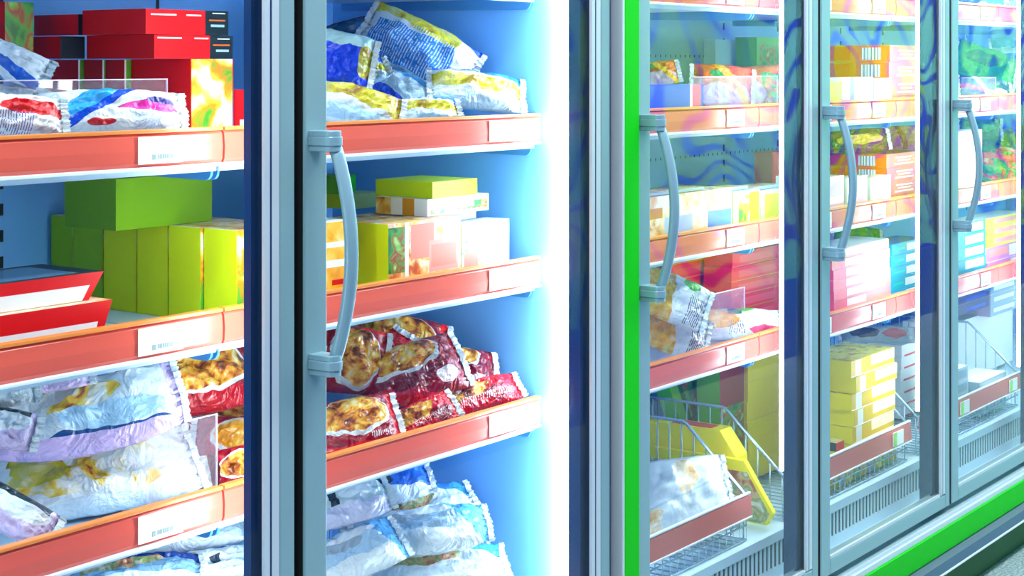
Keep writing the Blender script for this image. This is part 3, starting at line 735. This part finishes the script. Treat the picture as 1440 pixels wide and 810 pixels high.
B('tray_pack', 'tray pack with oval food window and white base, upper front', 580, 730, .29, 190, 66, .05, m_tra, 17, 38, 10, 63, GK, 'pack', sq=5)
B('tray_pack', 'crumpled white and pale blue tray pack, middle of the front pile', 592, 766, .25, 186, 58, .045, m_trb, 7, 36, 6, 64, GK, 'pack', sq=4)
B('tray_pack', 'tray pack cut by the picture bottom in the basket by lamp', 612, 802, .24, 200, 56, .045, m_tra, 4, 34, 12, 65, GK, 'pack', sq=4)
B('tray_pack', 'white crumpled tray pack low beside the frame in basket', 500, 780, .25, 140, 66, .045, m_trb, 20, 40, 16, 66, GK, 'pack')

# ------------------------------------------------------------------ right of the green post
def stack(name, labt, n, xl, xm, xr, ytop, ybot, Y0, mats, prints=(), group=None, bars=(), depth=None, jit=.003, seed=1, z0=None):
    """n equal cartons; ytop/ybot are the photo rows of the pile's top and bottom at its front-left edge"""
    rr = random.Random(seed)
    s0, zt = at(xm, ytop, Y0); zb = at(xm, ybot, Y0)[1] if z0 is None else z0
    s1 = at(xr, 90, Y0)[0]; y1 = Y0 + depth if depth else depth_for(s0, xl)
    h = (zt - zb) / n
    for k in range(n):
        j = rr.uniform(-jit, jit); j2 = rr.uniform(0, jit)
        i = n - 1 - k
        word = 'bottom' if i == n - 1 and n > 2 else ORD[i]
        carton(name, labt.format(word), 'carton', s0 + j, s1 + j, Y0 + j2, y1 + j2, zb + k * h, zb + (k + 1) * h - .0006, mats, prints, group, bars, yaw=rr.uniform(-jit, jit) * 3)

# door 1 right of post, upper shelf
z = DECK[1]
cpx('food_carton', 'blue carton with white mountains and pink end beside the handle', 880, 900, 989, 120, z, .158, (BLUE, BLUE, BLUE, BLUE),
    [('f', .78, .82, 0, 1, CWHT), ('f', .82, .96, 0, 1, MAG), ('f', .05, .78, .0, .16, CWHT), ('f', .12, .30, .16, .34, CWHT), ('f', .52, .70, .16, .30, CWHT), ('f', .02, .16, 0, .3, LGRN)], depth=.05)
m_or = printed('orange_bag_film', 'f0540c', [('e', .5, .25, .5, .3, 'd8a8d0', .15), ('e', .35, .75, .14, .1, '20a060', .05), ('b', 1, .6, .9, 1.06, 'ffb020', .06)], .2)
m_or2 = printed('orange_veg_film', 'f4720c', [('r', .72, .35, .26, .42, 'food:veg:34', .05), ('e', .3, .3, .2, .3, 'e8c8d8', .1)], .2)
B('frozen_food_bag', 'orange bag slumped at the back beside the handle', 922, 104, .34, 62, 34, .035, m_or, 8, 70, 8, 71)
B('frozen_food_bag', 'orange bag with lilac lower half behind the acrylic fence', 1016, 122, .26, 84, 62, .05, m_or, -6, 74, 8, 72)
B('frozen_food_bag', 'orange bag with vegetable photo beside the white strip', 1070, 122, .255, 82, 60, .05, m_or2, 4, 74, 8, 73)
carton('shelf_carton', 'grey blue open carton flap standing against the back wall', 'carton', at(998, 0, .50)[0], at(1064, 0, .50)[0], .50, .53, z, at(1064, 57, .50)[1], (CGRY, CGRY, CGRY, CGRY), yaw=.12)
cpx('food_carton', 'green carton standing at back beside the white strip', 1058, 1064, 1102, 52, z, .44, (LGRN, LGRN, LGRN, LGRN), [('f', .1, .7, .4, .9, food('greens', 26))], depth=.06)
fence('clear acrylic fence in front of the orange bags', 975, 1093, .205, 109, z)

# middle shelf
z = DECK[2]
cpx('food_carton', 'cream carton with bread photo and blue labels behind the handle', 870, 890, 1029, 281, z, .165, (CREAM, food('bread', 30), CREAM, food('tray', 40)),
    [('f', .30, .58, .2, .62, card('pale_blue', 'b8d0f0')), ('f', .74, .995, .25, .62, card('mid_blue', '5a9ae0')), ('f', 0, .28, .62, .8, card('amber', 'd8901a'))], depth=.09)
GG = 'pale green cartons on the middle shelf'
cpx('food_carton', 'pale green carton beside the bread photo carton', 1024, 1031, 1068, 270, z, .175, (PGRN, PGRN, PGRN, CGRY), [('f', .2, .7, .1, .9, food('salad', 26)), ('f', .62, .98, .05, .95, LIME)], GG, depth=.10)
cpx('food_carton', 'pale green carton beside the white strip, right of its twin', 1068, 1070, 1106, 268, z, .175, (PGRN, PGRN, PGRN, CGRY), [('f', .15, .9, .15, .9, LIME)], GG, depth=.10)
GR = 'long red cartons on the middle shelf'
cpx('food_carton', 'long red carton with barcode lying behind the bread carton', 905, 912, 1050, 236, z + .055, .36, (RED, RED, RED, RED), (), GR, [('f', .76, .85, .1, .9)], h=.025, depth=.08)
cpx('food_carton', 'long orange red carton under the red barcode carton', 905, 914, 1052, 250, z + .033, .36, (CORG, CORG, RED, CORG), (), GR, [('f', .76, .85, .1, .9)], h=.0215, depth=.08)
cpx('food_carton', 'low red carton underneath both long red cartons', 905, 914, 1056, 262, z, .36, (CORG, RED, RED, CORG), (), GR, h=.0325, depth=.08)
for k in range(3):
    cpx('flat_pack', ['clear flat pack lying over the bread photo carton', 'clear flat pack lying over the first pale green carton', 'clear flat pack lying over the pale green carton by white strip'][k], 0, [905, 1000, 1058][k], [990, 1052, 1100][k], 268, [at(890, 281, .165)[1], at(1031, 270, .175)[1], at(1070, 268, .175)[1]][k] + .001, [.175, .19, .185][k], (CGRY, CGRY, CGRY, food('tray', 50)), (), 'clear flat packs on the middle shelf', depth=.06, h=.006)
cpx('food_carton', 'orange carton standing beside the white strip at back', 1082, 1086, 1110, 214, z, .40, (CORG, RED, CORG, CORG), [('f', .2, .8, .3, .6, CWHT)], depth=.05)

# lower shelf: red carton pile and pasta bags
z = DECK[3]
RP = [('f', .02, .98, .12, .62, food('tray', 60)), ('f', 0, 1, 0, .05, card('amber', 'd8901a'))]
GQ = 'long red cartons piled on the lower shelf'
stack('food_carton', 'long red carton behind the pasta bags, {} in its pile', 6, 925, 940, 1060, 352, 0, .34, (RED, RED, RED2, CORG), [('f', .05, .9, .25, .7, card('rust', 'd8401a')), ('f', 0, 1, 0, .06, card('amber', 'd8901a'))], GQ, depth=.12, seed=3, z0=z)
stack('food_carton', 'red carton with pale picture beside white strip, {} in its pile', 6, 1018, 1030, 1112, 357, 0, .26, (RED, RED2, RED2, CORG), [('f', .12, .72, .25, .75, card('coral', 'ea4a50')), ('f', 0, 1, 0, .06, card('amber', 'd8901a'))], GQ, depth=.07, seed=4, z0=z)
m_pas = printed('pasta_bag_film', 'e6ecee', [('b', 1, .1, -.3, .62, 'food:fries:60', .05), ('b', 1, .1, .62, .67, 'f4f4f4', .05), ('e', .74, .88, .12, .16, '3aa020', .06), ('t', .86, .35, .1, .3, '4a3a50', 0)], .16)
m_pas2 = printed('pasta_bag_crumpled_film', 'e2eaf0', [('e', .2, .6, .24, .36, 'food:fries:40', .12), ('e', .44, .85, .08, .12, '0a5a30', .08), ('e', .56, .9, .08, .1, '5ac040', .05), ('e', .75, .2, .25, .12, 'e85070', .15), ('t', .4, .3, .1, .2, '3a3a60', 0)], .16)
GA = 'bags of golden pasta on the lower shelf'
B('frozen_food_bag', 'rolled pasta bag standing upright below the door handle', 935, 416, .215, 122, 68, .055, m_pas, -24, 66, 10, 81, GA)
B('frozen_food_bag', 'pasta bag lying at the front beside the frame', 938, 478, .205, 118, 66, .05, m_pas, -22, 60, 14, 82, GA)
B('frozen_food_bag', 'crumpled pasta bag with green corner near the white strip', 1040, 460, .205, 140, 44, .045, m_pas2, -4, 58, 22, 83, GA)
fence('clear acrylic fence before the red carton pile', 960, 1047, .235, 424, z)

# basket: yellow cartons, green carton, white bag
YPH = food('tray', 30)
gsl = carton('food_carton', 'green striped carton tilted at the back behind the basket wires', 'carton', 3.36, 3.47, .45, .49, BASE + .055, BASE + .35, (LGRN, LGRN, LGRN, LGRN),
    [('f', .28, .42, 0, 1, card('dark_green', '1c5a1c')), ('f', .42, .9, .1, .9, food('greens', 26)), ('l', 0, 1, 0, 1, card('fresh_green', '4ac81a'))])
gsl.rotation_euler = (0, -.5, 0)
stack('food_carton', 'plain yellow carton beside the white strip, {} in its column', 7, 1046, 1052, 1108, 482, 0, .36, (YEL, YEL, DYEL, YEL), (), 'plain yellow cartons behind the basket wires', depth=.07, seed=5, z0=BASE + .012)
cpx('food_carton', 'green and maroon carton wedged left of the plain yellow column', 1000, 1012, 1046, 498, BASE + .012, .37, (LGRN, card('maroon', '8a2a20'), LGRN, LGRN), [('f', 0, 1, 0, .6, food('greens', 26))], depth=.06)
def tilted(name, label, px, py, Y, L, W, T, rx, ry, rz, mats, prints=(), group=None):
    s, zc = at(px, py, Y)
    o = carton(name, label, 'carton', -L / 2, L / 2, -W / 2, W / 2, 0, T, mats, prints, group)
    o.location = (s, Y, Z(zc)); o.rotation_euler = (math.radians(rx), math.radians(ry), math.radians(rz)); return o
GY = 'yellow photo cartons leaning in the basket'
def leaning(label, X0, X1, prof, band, zb):
    """carton slumped sideways: outline in Y, z; the narrow faces are yellow, the broad side carries the picture below a yellow band"""
    cy = sum(p[0] for p in prof) / len(prof); z0 = min(p[1] for p in prof)
    bm = bmesh.new()
    q = [((p[0] - cy), (p[1] - z0)) for p in prof]
    prism(bm, q, 'x', -(X1 - X0) / 2, (X1 - X0) / 2); bmesh.ops.recalc_face_normals(bm, faces=bm.faces)
    o = link('food_carton', bm, YEL, None, ((X0 + X1) / 2, cy, Z(z0)))
    m = o.modifiers.new('edges', 'BEVEL'); m.width = .001; m.segments = 1
    hx = (X1 - X0) / 2
    for (pts, mt, nm) in band:
        bm = bmesh.new()
        if nm == 'top_panel':
            (y0, y1, u0, u1) = pts; zz = max(p[1] for p in q) + .0001
            bx(bm, -hx + 2 * hx * u0, -hx + 2 * hx * u1, y0 - cy, y1 - cy, zz - .0005, zz + .0008)
        else:
            prism(bm, [(p[0] - cy, p[1] - z0) for p in pts], 'x', -hx - .0008, -hx + .0004); bmesh.ops.recalc_face_normals(bm, faces=bm.faces)
        link(nm, bm, mt, o)
    return tag(o, label, 'carton', GY)
leaning('front yellow carton with brown food photo slumped in the basket gap', 3.139, 3.153, [(.134, -.957), (.204, -.854), (.50, -.856), (.50, -.985), (.15, -.985)],
    [([(.142, -.962), (.196, -.878), (.495, -.880), (.495, -.982), (.156, -.982)], food('tray', 34), 'photo_panel'), ([(.30, -.888), (.49, -.888), (.48, -.915), (.32, -.912)], card('crimson', 'b82838'), 'photo_title')], 0)
leaning('rear yellow carton with orange panel along its top edge', 3.160, 3.212, [(.235, -.855), (.275, -.802), (.52, -.804), (.52, -.985), (.23, -.985)],
    [((.30, .40, .12, .8), card('coral', 'ea5a40'), 'top_panel')], 0)
B('frozen_food_bag', 'pale bag with greenish print lying between the baskets', 1080, 622, .42, 64, 56, .035, printed('pale_print_film', 'dfe8d8', [('e', .5, .4, .5, .4, 'food:salad:30', .1), ('b', 1, .5, .2, .5, 'e86080', .1)]), 6, 50, 6, 85)
m_wbag = printed('white_pasta_bag_film', 'dcebf6', [('e', .56, .74, .10, .20, 'food:bread:40', .14), ('e', .1, .25, .16, .2, 'food:bread:40', .12), ('b', -.4, 1, .30, .33, 'c4d8e8', .02)], .2, (14, .25))
B('frozen_food_bag', 'large white bag lying in the basket with dull red rail', 955, 700, .255, 146, 112, .06, m_wbag, 4, 66, 12, 86)
for k, (px, py) in enumerate(((928, 770), (986, 743))):
    B('frozen_food_bag', ['white bag bottom seen through the basket wires beside frame', 'white bag bottom seen through the basket wires near rail end'][k], px, py, .245, 66, 20, .022, FILMW, 4, 30, 10, 87 + k)

# ------------------------------------------------------------------ second door right of the post
z = DECK[1]
OR = [('l', .55, .58, 0, 1, CORG), ('l', .0, .45, .1, .9, card('flame', 'f83a0a'))]
PK = [('f', .25, .7, .62, .74, CWHT), ('f', .3, .65, .40, .52, CWHT), ('f', .22, .72, .16, .28, CWHT)]
stack('food_carton', 'orange carton with barcode and rose end on upper shelf, {} of four', 4, 1150, 1251, 1300, 63, 0, .20, (CORG, CPNK, CORG, CORG), OR + PK, 'orange barcode cartons on the upper shelf', [('l', .62, .88, .14, .86)], seed=6, jit=.002, z0=z)
GTR = 'clear trays in front of the orange cartons'
trm = plain('milky_tray', 'dce8e0', .12)
cpx('tray_carton', 'clear tray with yellow food at front left of orange cartons', 1140, 1160, 1228, 109, z, .165, (trm, trm, trm, trm), [('f', 0, .35, .05, .9, card('pale_lime', 'd8e050')), ('f', .5, .6, 0, 1, CGRY)], GTR, cat='tray', depth=.034)
cpx('tray_carton', 'clear tray with grey labels beside the rose carton ends', 1226, 1229, 1254, 110, z, .165, (trm, trm, trm, trm), [('f', .2, .9, .55, .9, CGRY), ('f', .1, .8, .1, .4, PGRN)], GTR, cat='tray', depth=.03)
z = DECK[2]
stack('food_carton', 'orange carton with barcode and rose end on middle shelf, {} of four', 4, 1150, 1247, 1298, 217, 0, .20, (CORG, SALM, CORG, CORG), OR + PK, 'orange barcode cartons on the middle shelf', [('l', .60, .84, .14, .86)], seed=8, jit=.002, z0=z)
for k in range(3):
    cpx('tray_carton', ['pink clear tray by the handle of the second door', 'pink clear tray between its two twins on middle rail', 'pink clear tray nearest the rose carton ends'][k], 0, [1160, 1190, 1223][k], [1188, 1221, 1254][k], 250, z, .165, (trm, plain('pink_tray', 'f4d0e0', .15), trm, trm),
        [('f', .1, .9, .55, .9, LIL), ('f', .1, .9, .1, .35, CPNK)], 'pink clear trays on the middle rail', cat='tray', depth=.033, yaw=.04)
m_brn = printed('brown_bag_film', '6a1a1c', [('e', .5, .5, .4, .2, 'c8a030', .12), ('b', 1, .4, .2, .35, '1a3020', .08)], .2)
B('frozen_food_bag', 'dark red bag under the upper shelf by the handle', 1205, 202, .27, 90, 34, .04, m_brn, 4, 70, 8, 91)
B('frozen_food_bag', 'rose bag under the upper shelf beside the white strip', 1272, 205, .27, 54, 34, .03, printed('rose_film', 'e88a90', [('b', 1, .2, .4, .55, 'c83a50', .05)]), 0, 74, 8, 92)
z = DECK[3]
stack('food_carton', 'pale rose and white carton leaning, {} in the seven high stack', 7, 1120, 1172, 1252, 352, 0, .19, (CPNK, card('pale_rose', 'eaa4ac'), card('hot_rose', 'f05a78'), CWHT), [('f', 0, .22, 0, 1, card('strawberry', 'f08088')), ('f', .22, .55, .2, .9, CWHT), ('f', .55, 1, .15, .7, card('peach', 'f4a890'))], 'pale rose cartons on the lower shelf', depth=.10, seed=9, jit=.004, z0=z)
stack('food_carton', 'teal carton beside the rose stack, {} in the five high stack', 5, 1240, 1253, 1300, 344, 0, .20, (TEAL, TEAL, TEAL, CGRY), [('f', .45, .95, .2, .85, CWHT), ('f', .1, .4, .4, .6, card('aqua', '30d0b0'))], 'teal cartons on the lower shelf', depth=.08, seed=10, z0=z)
B('frozen_food_bag', 'green bag under the middle rail behind the rose stack', 1205, 336, .32, 66, 40, .04, printed('green_film', '2a8a0a', [('e', .5, .6, .3, .3, '5ab010', .1)], .2), -10, 66, 8, 93)
# yellow stack in the basket
s0, _ = at(1203, 500, .19)
YT = [('f', .09, .22, .04, .96, card('pale_grey', 'd0d8d0')), ('f', .45, 1, .35, .95, card('soft_yellow', 'f0ecb0')), ('f', 0, 1, 0, .05, CWHT)]
stack('food_carton', 'bright yellow barcode carton, {} in the tall basket stack', 7, 1130, 1202, 1261, 508, 0, .172, (YEL, DYEL, YEL, food('potato', 40)), YT, 'bright yellow cartons stacked in the basket', seed=12, jit=.007, z0=BASE + .012)
cpx('food_carton', 'small dark red carton on the basket rail beside the frame', 1150, 1176, 1187, 612, -.905, .17, (CBLK, RED, CBLK, food('tray', 40)), (), None, h=.02, depth=.05)
stack('food_carton', 'white carton with red stripe behind the basket, {} in its pile', 6, 1262, 1268, 1306, 486, 0, .34, (CWHT, CWHT, CWHT, CGRY), [('f', .1, .9, 0, .16, card('coral', 'ea5a50'))], 'white cartons behind the basket wires', depth=.1, seed=13, z0=BASE + .012)
B('frozen_food_bag', 'grey bag lying over the white cartons under the lower rail', 1235, 470, .36, 110, 24, .03, printed('grey_print_film', '8aa0b0', [('e', .3, .5, .2, .3, '2a3a4a', .1), ('e', .7, .5, .15, .3, 'c84050', .1)]), -3, 60, 8, 94)
GV = 'small packets under the dull red rail'
for k in range(9):
    cpx('packet', 'small upright packet under the dull red rail, %s from the door frame' % ['first', 'second', 'third', 'fourth', 'fifth', 'sixth', 'seventh', 'eighth', 'ninth'][k], 0, 1170 + k * 10.2, 1179 + k * 10.2, 640, BASE + .009, .172, (DYEL, [DYEL, CGRY, YEL, LGRN][k % 4], DYEL, DYEL), [('f', .2, .8, .3, .6, food('tray', 60))], GV, cat='packet', depth=.01, h=.045)

# ------------------------------------------------------------------ third door right of the post
z = DECK[0]
m_ice = printed('icy_print_film', 'd8f0f8', [('e', .2, .5, .2, .3, '2a4ab0', .12), ('e', .6, .6, .3, .3, '58c8e8', .1), ('t', .4, .4, .2, .2, '203a90', 0)], .15)
B('frozen_food_bag', 'icy blue white bag on the top shelf at right', 1382, 4, .24, 80, 30, .04, m_ice, -8, 60, 20, 101)
B('frozen_food_bag', 'pale icy bag on the top shelf at right corner', 1428, 2, .26, 70, 34, .04, m_ice, -20, 60, 20, 102)
z = DECK[1]
B('frozen_food_bag', 'bright green bag heaped on the upper shelf at right', 1385, 94, .30, 88, 56, .05, printed('vivid_green_film', '10c010', [('e', .4, .6, .3, .2, '0a8a1a', .12)], .2), -22, 66, 10, 103)
m_rw = printed('red_white_green_film', '1a6a50', [('b', .4, 1, .4, .62, 'e83a50', .12), ('b', 1, .3, .5, .62, 'f8e8f0', .08), ('e', .8, .3, .2, .2, 'e8f4f0', .1)], .2)
B('frozen_food_bag', 'green bag with red and white bands behind the small fence', 1385, 126, .235, 76, 34, .04, m_rw, -8, 66, 14, 104)
B('frozen_food_bag', 'green and red bag right of the small fence', 1428, 122, .25, 60, 36, .04, m_rw, -16, 66, 14, 105)
B('frozen_food_bag', 'teal bag hanging back on the upper shelf at right', 1425, 78, .42, 60, 50, .04, printed('teal_film', '20a8c0', [('b', 0, 1, .5, .7, 'b0d8c0', .1)], .2), 0, 70, 6, 106)
fence('small clear acrylic fence at the far right upper shelf', 1352, 1400, .18, 110, z)
z = DECK[2]
cpx('food_carton', 'white carton with rose edge standing behind the right handle', 1338, 1345, 1381, 185, z, .18, (CWHT, CWHT, MAG, CWHT), [('f', .9, 1, 0, 1, CPNK), ('f', .2, .8, .4, .8, CREAM)], depth=.05)
m_veg = printed('vegetable_bag_film', '0a6a5a', [('e', .5, .4, .5, .5, 'food:veg:30', .1), ('b', .2, 1, .62, .78, 'e8405a', .1)], .2)
B('frozen_food_bag', 'vegetable bag with pink band beside the white rose carton', 1410, 242, .235, 76, 56, .05, m_veg, -4, 66, 12, 107)
B('frozen_food_bag', 'dark teal bag behind the vegetable bag at right', 1410, 205, .33, 76, 50, .05, printed('dark_teal_film', '0c5a70', [('e', .5, .6, .3, .2, '1a8a50', .12)], .15), -14, 66, 10, 108)
B('frozen_food_bag', 'green bag under the upper rail at far right', 1378, 178, .33, 60, 34, .04, printed('leaf_green_film', '1a7a3a', [('e', .5, .5, .3, .3, '40b060', .12)], .2), -10, 66, 10, 109)
z = DECK[3]
stack('food_carton', 'teal and white carton behind the handle end, {} of five', 5, 1330, 1338, 1386, 318, 0, .18, (TEAL, TEAL, TEAL, CWHT), [('f', .4, .95, .2, .9, CWHT)], 'teal cartons at the far right', depth=.08, seed=14, z0=z)
stack('food_carton', 'violet and white carton right of the teal pile, {} of two', 2, 1380, 1388, 1440, 350, 0, .185, (LIL, card('violet', 'd890d8'), LIL, CWHT), [('f', .1, .6, .3, .8, CPNK), ('f', .62, 1, .1, .9, CWHT)], 'violet cartons at the far right', depth=.08, seed=15, z0=z)
zv = at(1388, 350, .185)[1]
stack('food_carton', 'yellow and rose carton on the violet ones, {} of three', 3, 1380, 1388, 1440, 308, 0, .185, (YEL, YEL, YEL, CWHT), [('f', .2, 1, .3, .8, CPNK)], 'yellow cartons at the far right', depth=.08, seed=16, z0=zv + .0005)
stack('food_carton', 'dark blue carton under the lower rail at far right, {} of three', 3, 1330, 1345, 1392, 402, 446, .36, (NAVY, NAVY, NAVY, CWHT), [('f', .3, .9, .2, .5, BLUE)], 'dark blue cartons at the far right', depth=.09, seed=17)
stack('food_carton', 'lilac carton beside the dark blue ones under rail, {} of three', 3, 1385, 1394, 1440, 400, 446, .36, (LIL, CGRY, LIL, CWHT), [('f', .1, .7, .3, .7, CWHT)], 'lilac cartons at the far right', depth=.09, seed=18)
pan = carton('backing_panel', 'white carton board standing behind the basket wires at right', 'panel', at(1335, 0, .40)[0], at(1424, 0, .40)[0], .40, .55, BASE + .012, at(1335, 452, .40)[1] - .012, (CWHT, CWHT, CWHT, CGRY))
stack('food_carton', 'grey blue carton in the right basket beside the frame, {} of four', 4, 1335, 1345, 1362, 520, 0, .19, (CGRY, CGRY, CGRY, CWHT), [('f', .1, .9, .2, .8, card('steel', '7a98ac'))], 'grey cartons in the right basket', depth=.08, seed=19, z0=BASE + .012)
stack('food_carton', 'grey carton in the right basket by its sloping wire, {} of four', 4, 1352, 1378, 1416, 538, 0, .172, (CGRY, CGRY, CGRY, CWHT), [('f', .1, .9, .2, .8, card('mist', 'b8ccd8'))], 'grey cartons in the right basket', depth=.09, seed=20, z0=BASE + .012)

# ------------------------------------------------------------------ let soft packs settle clear of their neighbours
from mathutils.bvhtree import BVHTree
bpy.context.view_layer.update()
def tree_of(o, M=None):
    vs, ps = [], []
    for q in [o] + list(o.children_recursive):
        if q.type != 'MESH': continue
        mw = q.matrix_world if M is None else M @ o.matrix_world.inverted() @ q.matrix_world
        b0 = len(vs); vs += [mw @ v.co for v in q.data.vertices]; ps += [tuple(b0 + i for i in p.vertices) for p in q.data.polygons]
    xs = [(min(v[i] for v in vs), max(v[i] for v in vs)) for i in range(3)]
    return BVHTree.FromPolygons(vs, ps), xs
def hit(a, b):
    if any(a[1][i][0] > b[1][i][1] or b[1][i][0] > a[1][i][1] for i in range(3)): return 0
    return len(a[0].overlap(b[0]))
soft = [o for o in COL.objects if o.parent is None and o.get('category') in ('bag', 'pack')]
fixed = [tree_of(o) for o in COL.objects if o.parent is None and o.get('category') and o.get('category') not in ('bag', 'pack')]
soft.sort(key=lambda o: o.location.y)
eye = Vector((0, -D, H))
for o in soft:
    M0 = o.matrix_world.copy(); best = None
    ray = (M0.translation - eye).normalized()
    for st in [0, .008, .016, .024, .034, .045, .058, .072, .09, .11]:
        for up in (0, .006, .014, .022):
            M = Matrix.Translation(ray * st + Vector((0, 0, up))) @ M0
            t = tree_of(o, M); n = sum(hit(t, f) for f in fixed)
            c = n + abs(st) * 120 + abs(up) * 300
            if best is None or c < best[0]: best = (c, M, t, n)
            if n == 0 and st >= 0: break
        if best[3] == 0: break
    o.matrix_world = best[1]; fixed.append(best[2])

# ------------------------------------------------------------------ the shop around
def tex_mat(name, fn):
    t = NT(name); fn(t); MATS[name] = t.m; return t.m
def floor_fn(t):
    tc = t.node('ShaderNodeTexCoord').outputs['Object']
    c = t.ramp(t.noise(tc, 160, 2), [(0, '48606a'), (.42, '748e94'), (.52, 'a2b6ba'), (.68, 'c8d4d4')])
    t.l.new(c, t.b.inputs['Base Color']); t.b.inputs['Roughness'].default_value = .3
def mural_fn(t):
    tc = t.node('ShaderNodeTexCoord').outputs['Object']
    n = t.noise(tc, 2.0, .5, .6)
    g = t.noise(tc, .9, 0)
    w = t.math('ABSOLUTE', t.math('SINE', t.math('MULTIPLY', n, 26.0)))
    c = t.ramp(w, [(0, '0636b4'), (.40, '0a3c9c'), (.44, '66b4a4'), (1, '86c4b4')], 'CONSTANT')
    c2 = t.ramp(w, [(0, '0636b4'), (.40, '0a3c9c'), (.44, '7ab41e'), (1, '98c43c')], 'CONSTANT')
    c = t.mix(t.math('GREATER_THAN', g, .56), c, c2)
    t.l.new(c, t.b.inputs['Base Color']); t.b.inputs['Roughness'].default_value = .6
def flat(name, x0, x1, y0, y1, z0, z1, m, kind='structure'):
    o = boxes(name, [(x0, x1, y0, y1, z0, z1)], m); tag(o, kind=kind); return o
flat('floor', -2, 16, -3.2, .9, -.05, 0, tex_mat('speckled_terrazzo', floor_fn))
flat('wall_opposite', 4.7, 16, -1.82, -1.75, .0, 2.7, tex_mat('painted_swoosh_mural', mural_fn))
flat('wall_opposite_dark', -2, 4.7, -1.82, -1.75, .0, 2.7, plain('deep_navy_panel', '0c2a5c', .4))
flat('baseboard_opposite', -2, 16, -1.75, -1.735, 0, .34, plain('blue_plinth_paint', '0a4ab0', .4))
flat('wall_back', -2, 16, YB + .08, YB + .14, 0, 2.7, plain('white_wall_paint', 'c8d4d8', .6))

# ------------------------------------------------------------------ light
w = bpy.data.worlds.new('shop'); sc.world = w; w.use_nodes = True
w.node_tree.nodes['Background'].inputs[0].default_value = (.62, .88, 1.0, 1)
w.node_tree.nodes['Background'].inputs[1].default_value = .42
for i, x in enumerate((.2, 2.4, 4.6, 7.2, 10)):
    L = bpy.data.lights.new('ceiling_tube', 'AREA'); L.shape = 'RECTANGLE'; L.size = 1.5; L.size_y = .25; L.energy = 55; L.color = (.86, .97, 1.0)
    o = bpy.data.objects.new('ceiling_tube', L); COL.objects.link(o); o.location = (x, -.9, 2.75)

for i, x in enumerate((5.4, 7.0, 8.6, 10.2)):  # unseen lights added to brighten the mural's reflection in the door glass
    L = bpy.data.lights.new('added_mural_fill', 'AREA'); L.shape = 'RECTANGLE'; L.size = 1.4; L.size_y = .15; L.energy = 40; L.spread = math.radians(60); L.color = (.92, 1.0, 1.0)
    o = bpy.data.objects.new('added_mural_fill', L); COL.objects.link(o); o.location = (x, -.30, 2.55); o.rotation_euler = (math.radians(-48), 0, 0)

# ------------------------------------------------------------------ camera
cam = bpy.data.cameras.new('camera'); co = bpy.data.objects.new('camera', cam); COL.objects.link(co)
cam.sensor_width = 36; cam.lens = F / 1440 * 36; cam.shift_y = -(405 - HY) / 1440
co.location = (0, -D, H); co.rotation_euler = (math.pi / 2, 0, TH - math.pi / 2)
cam.clip_start = .05; sc.camera = co
vs = sc.view_settings
vs.view_transform = 'Standard'; vs.look = 'None'; vs.exposure = 0.0; vs.gamma = 1.0; vs.use_curve_mapping = False
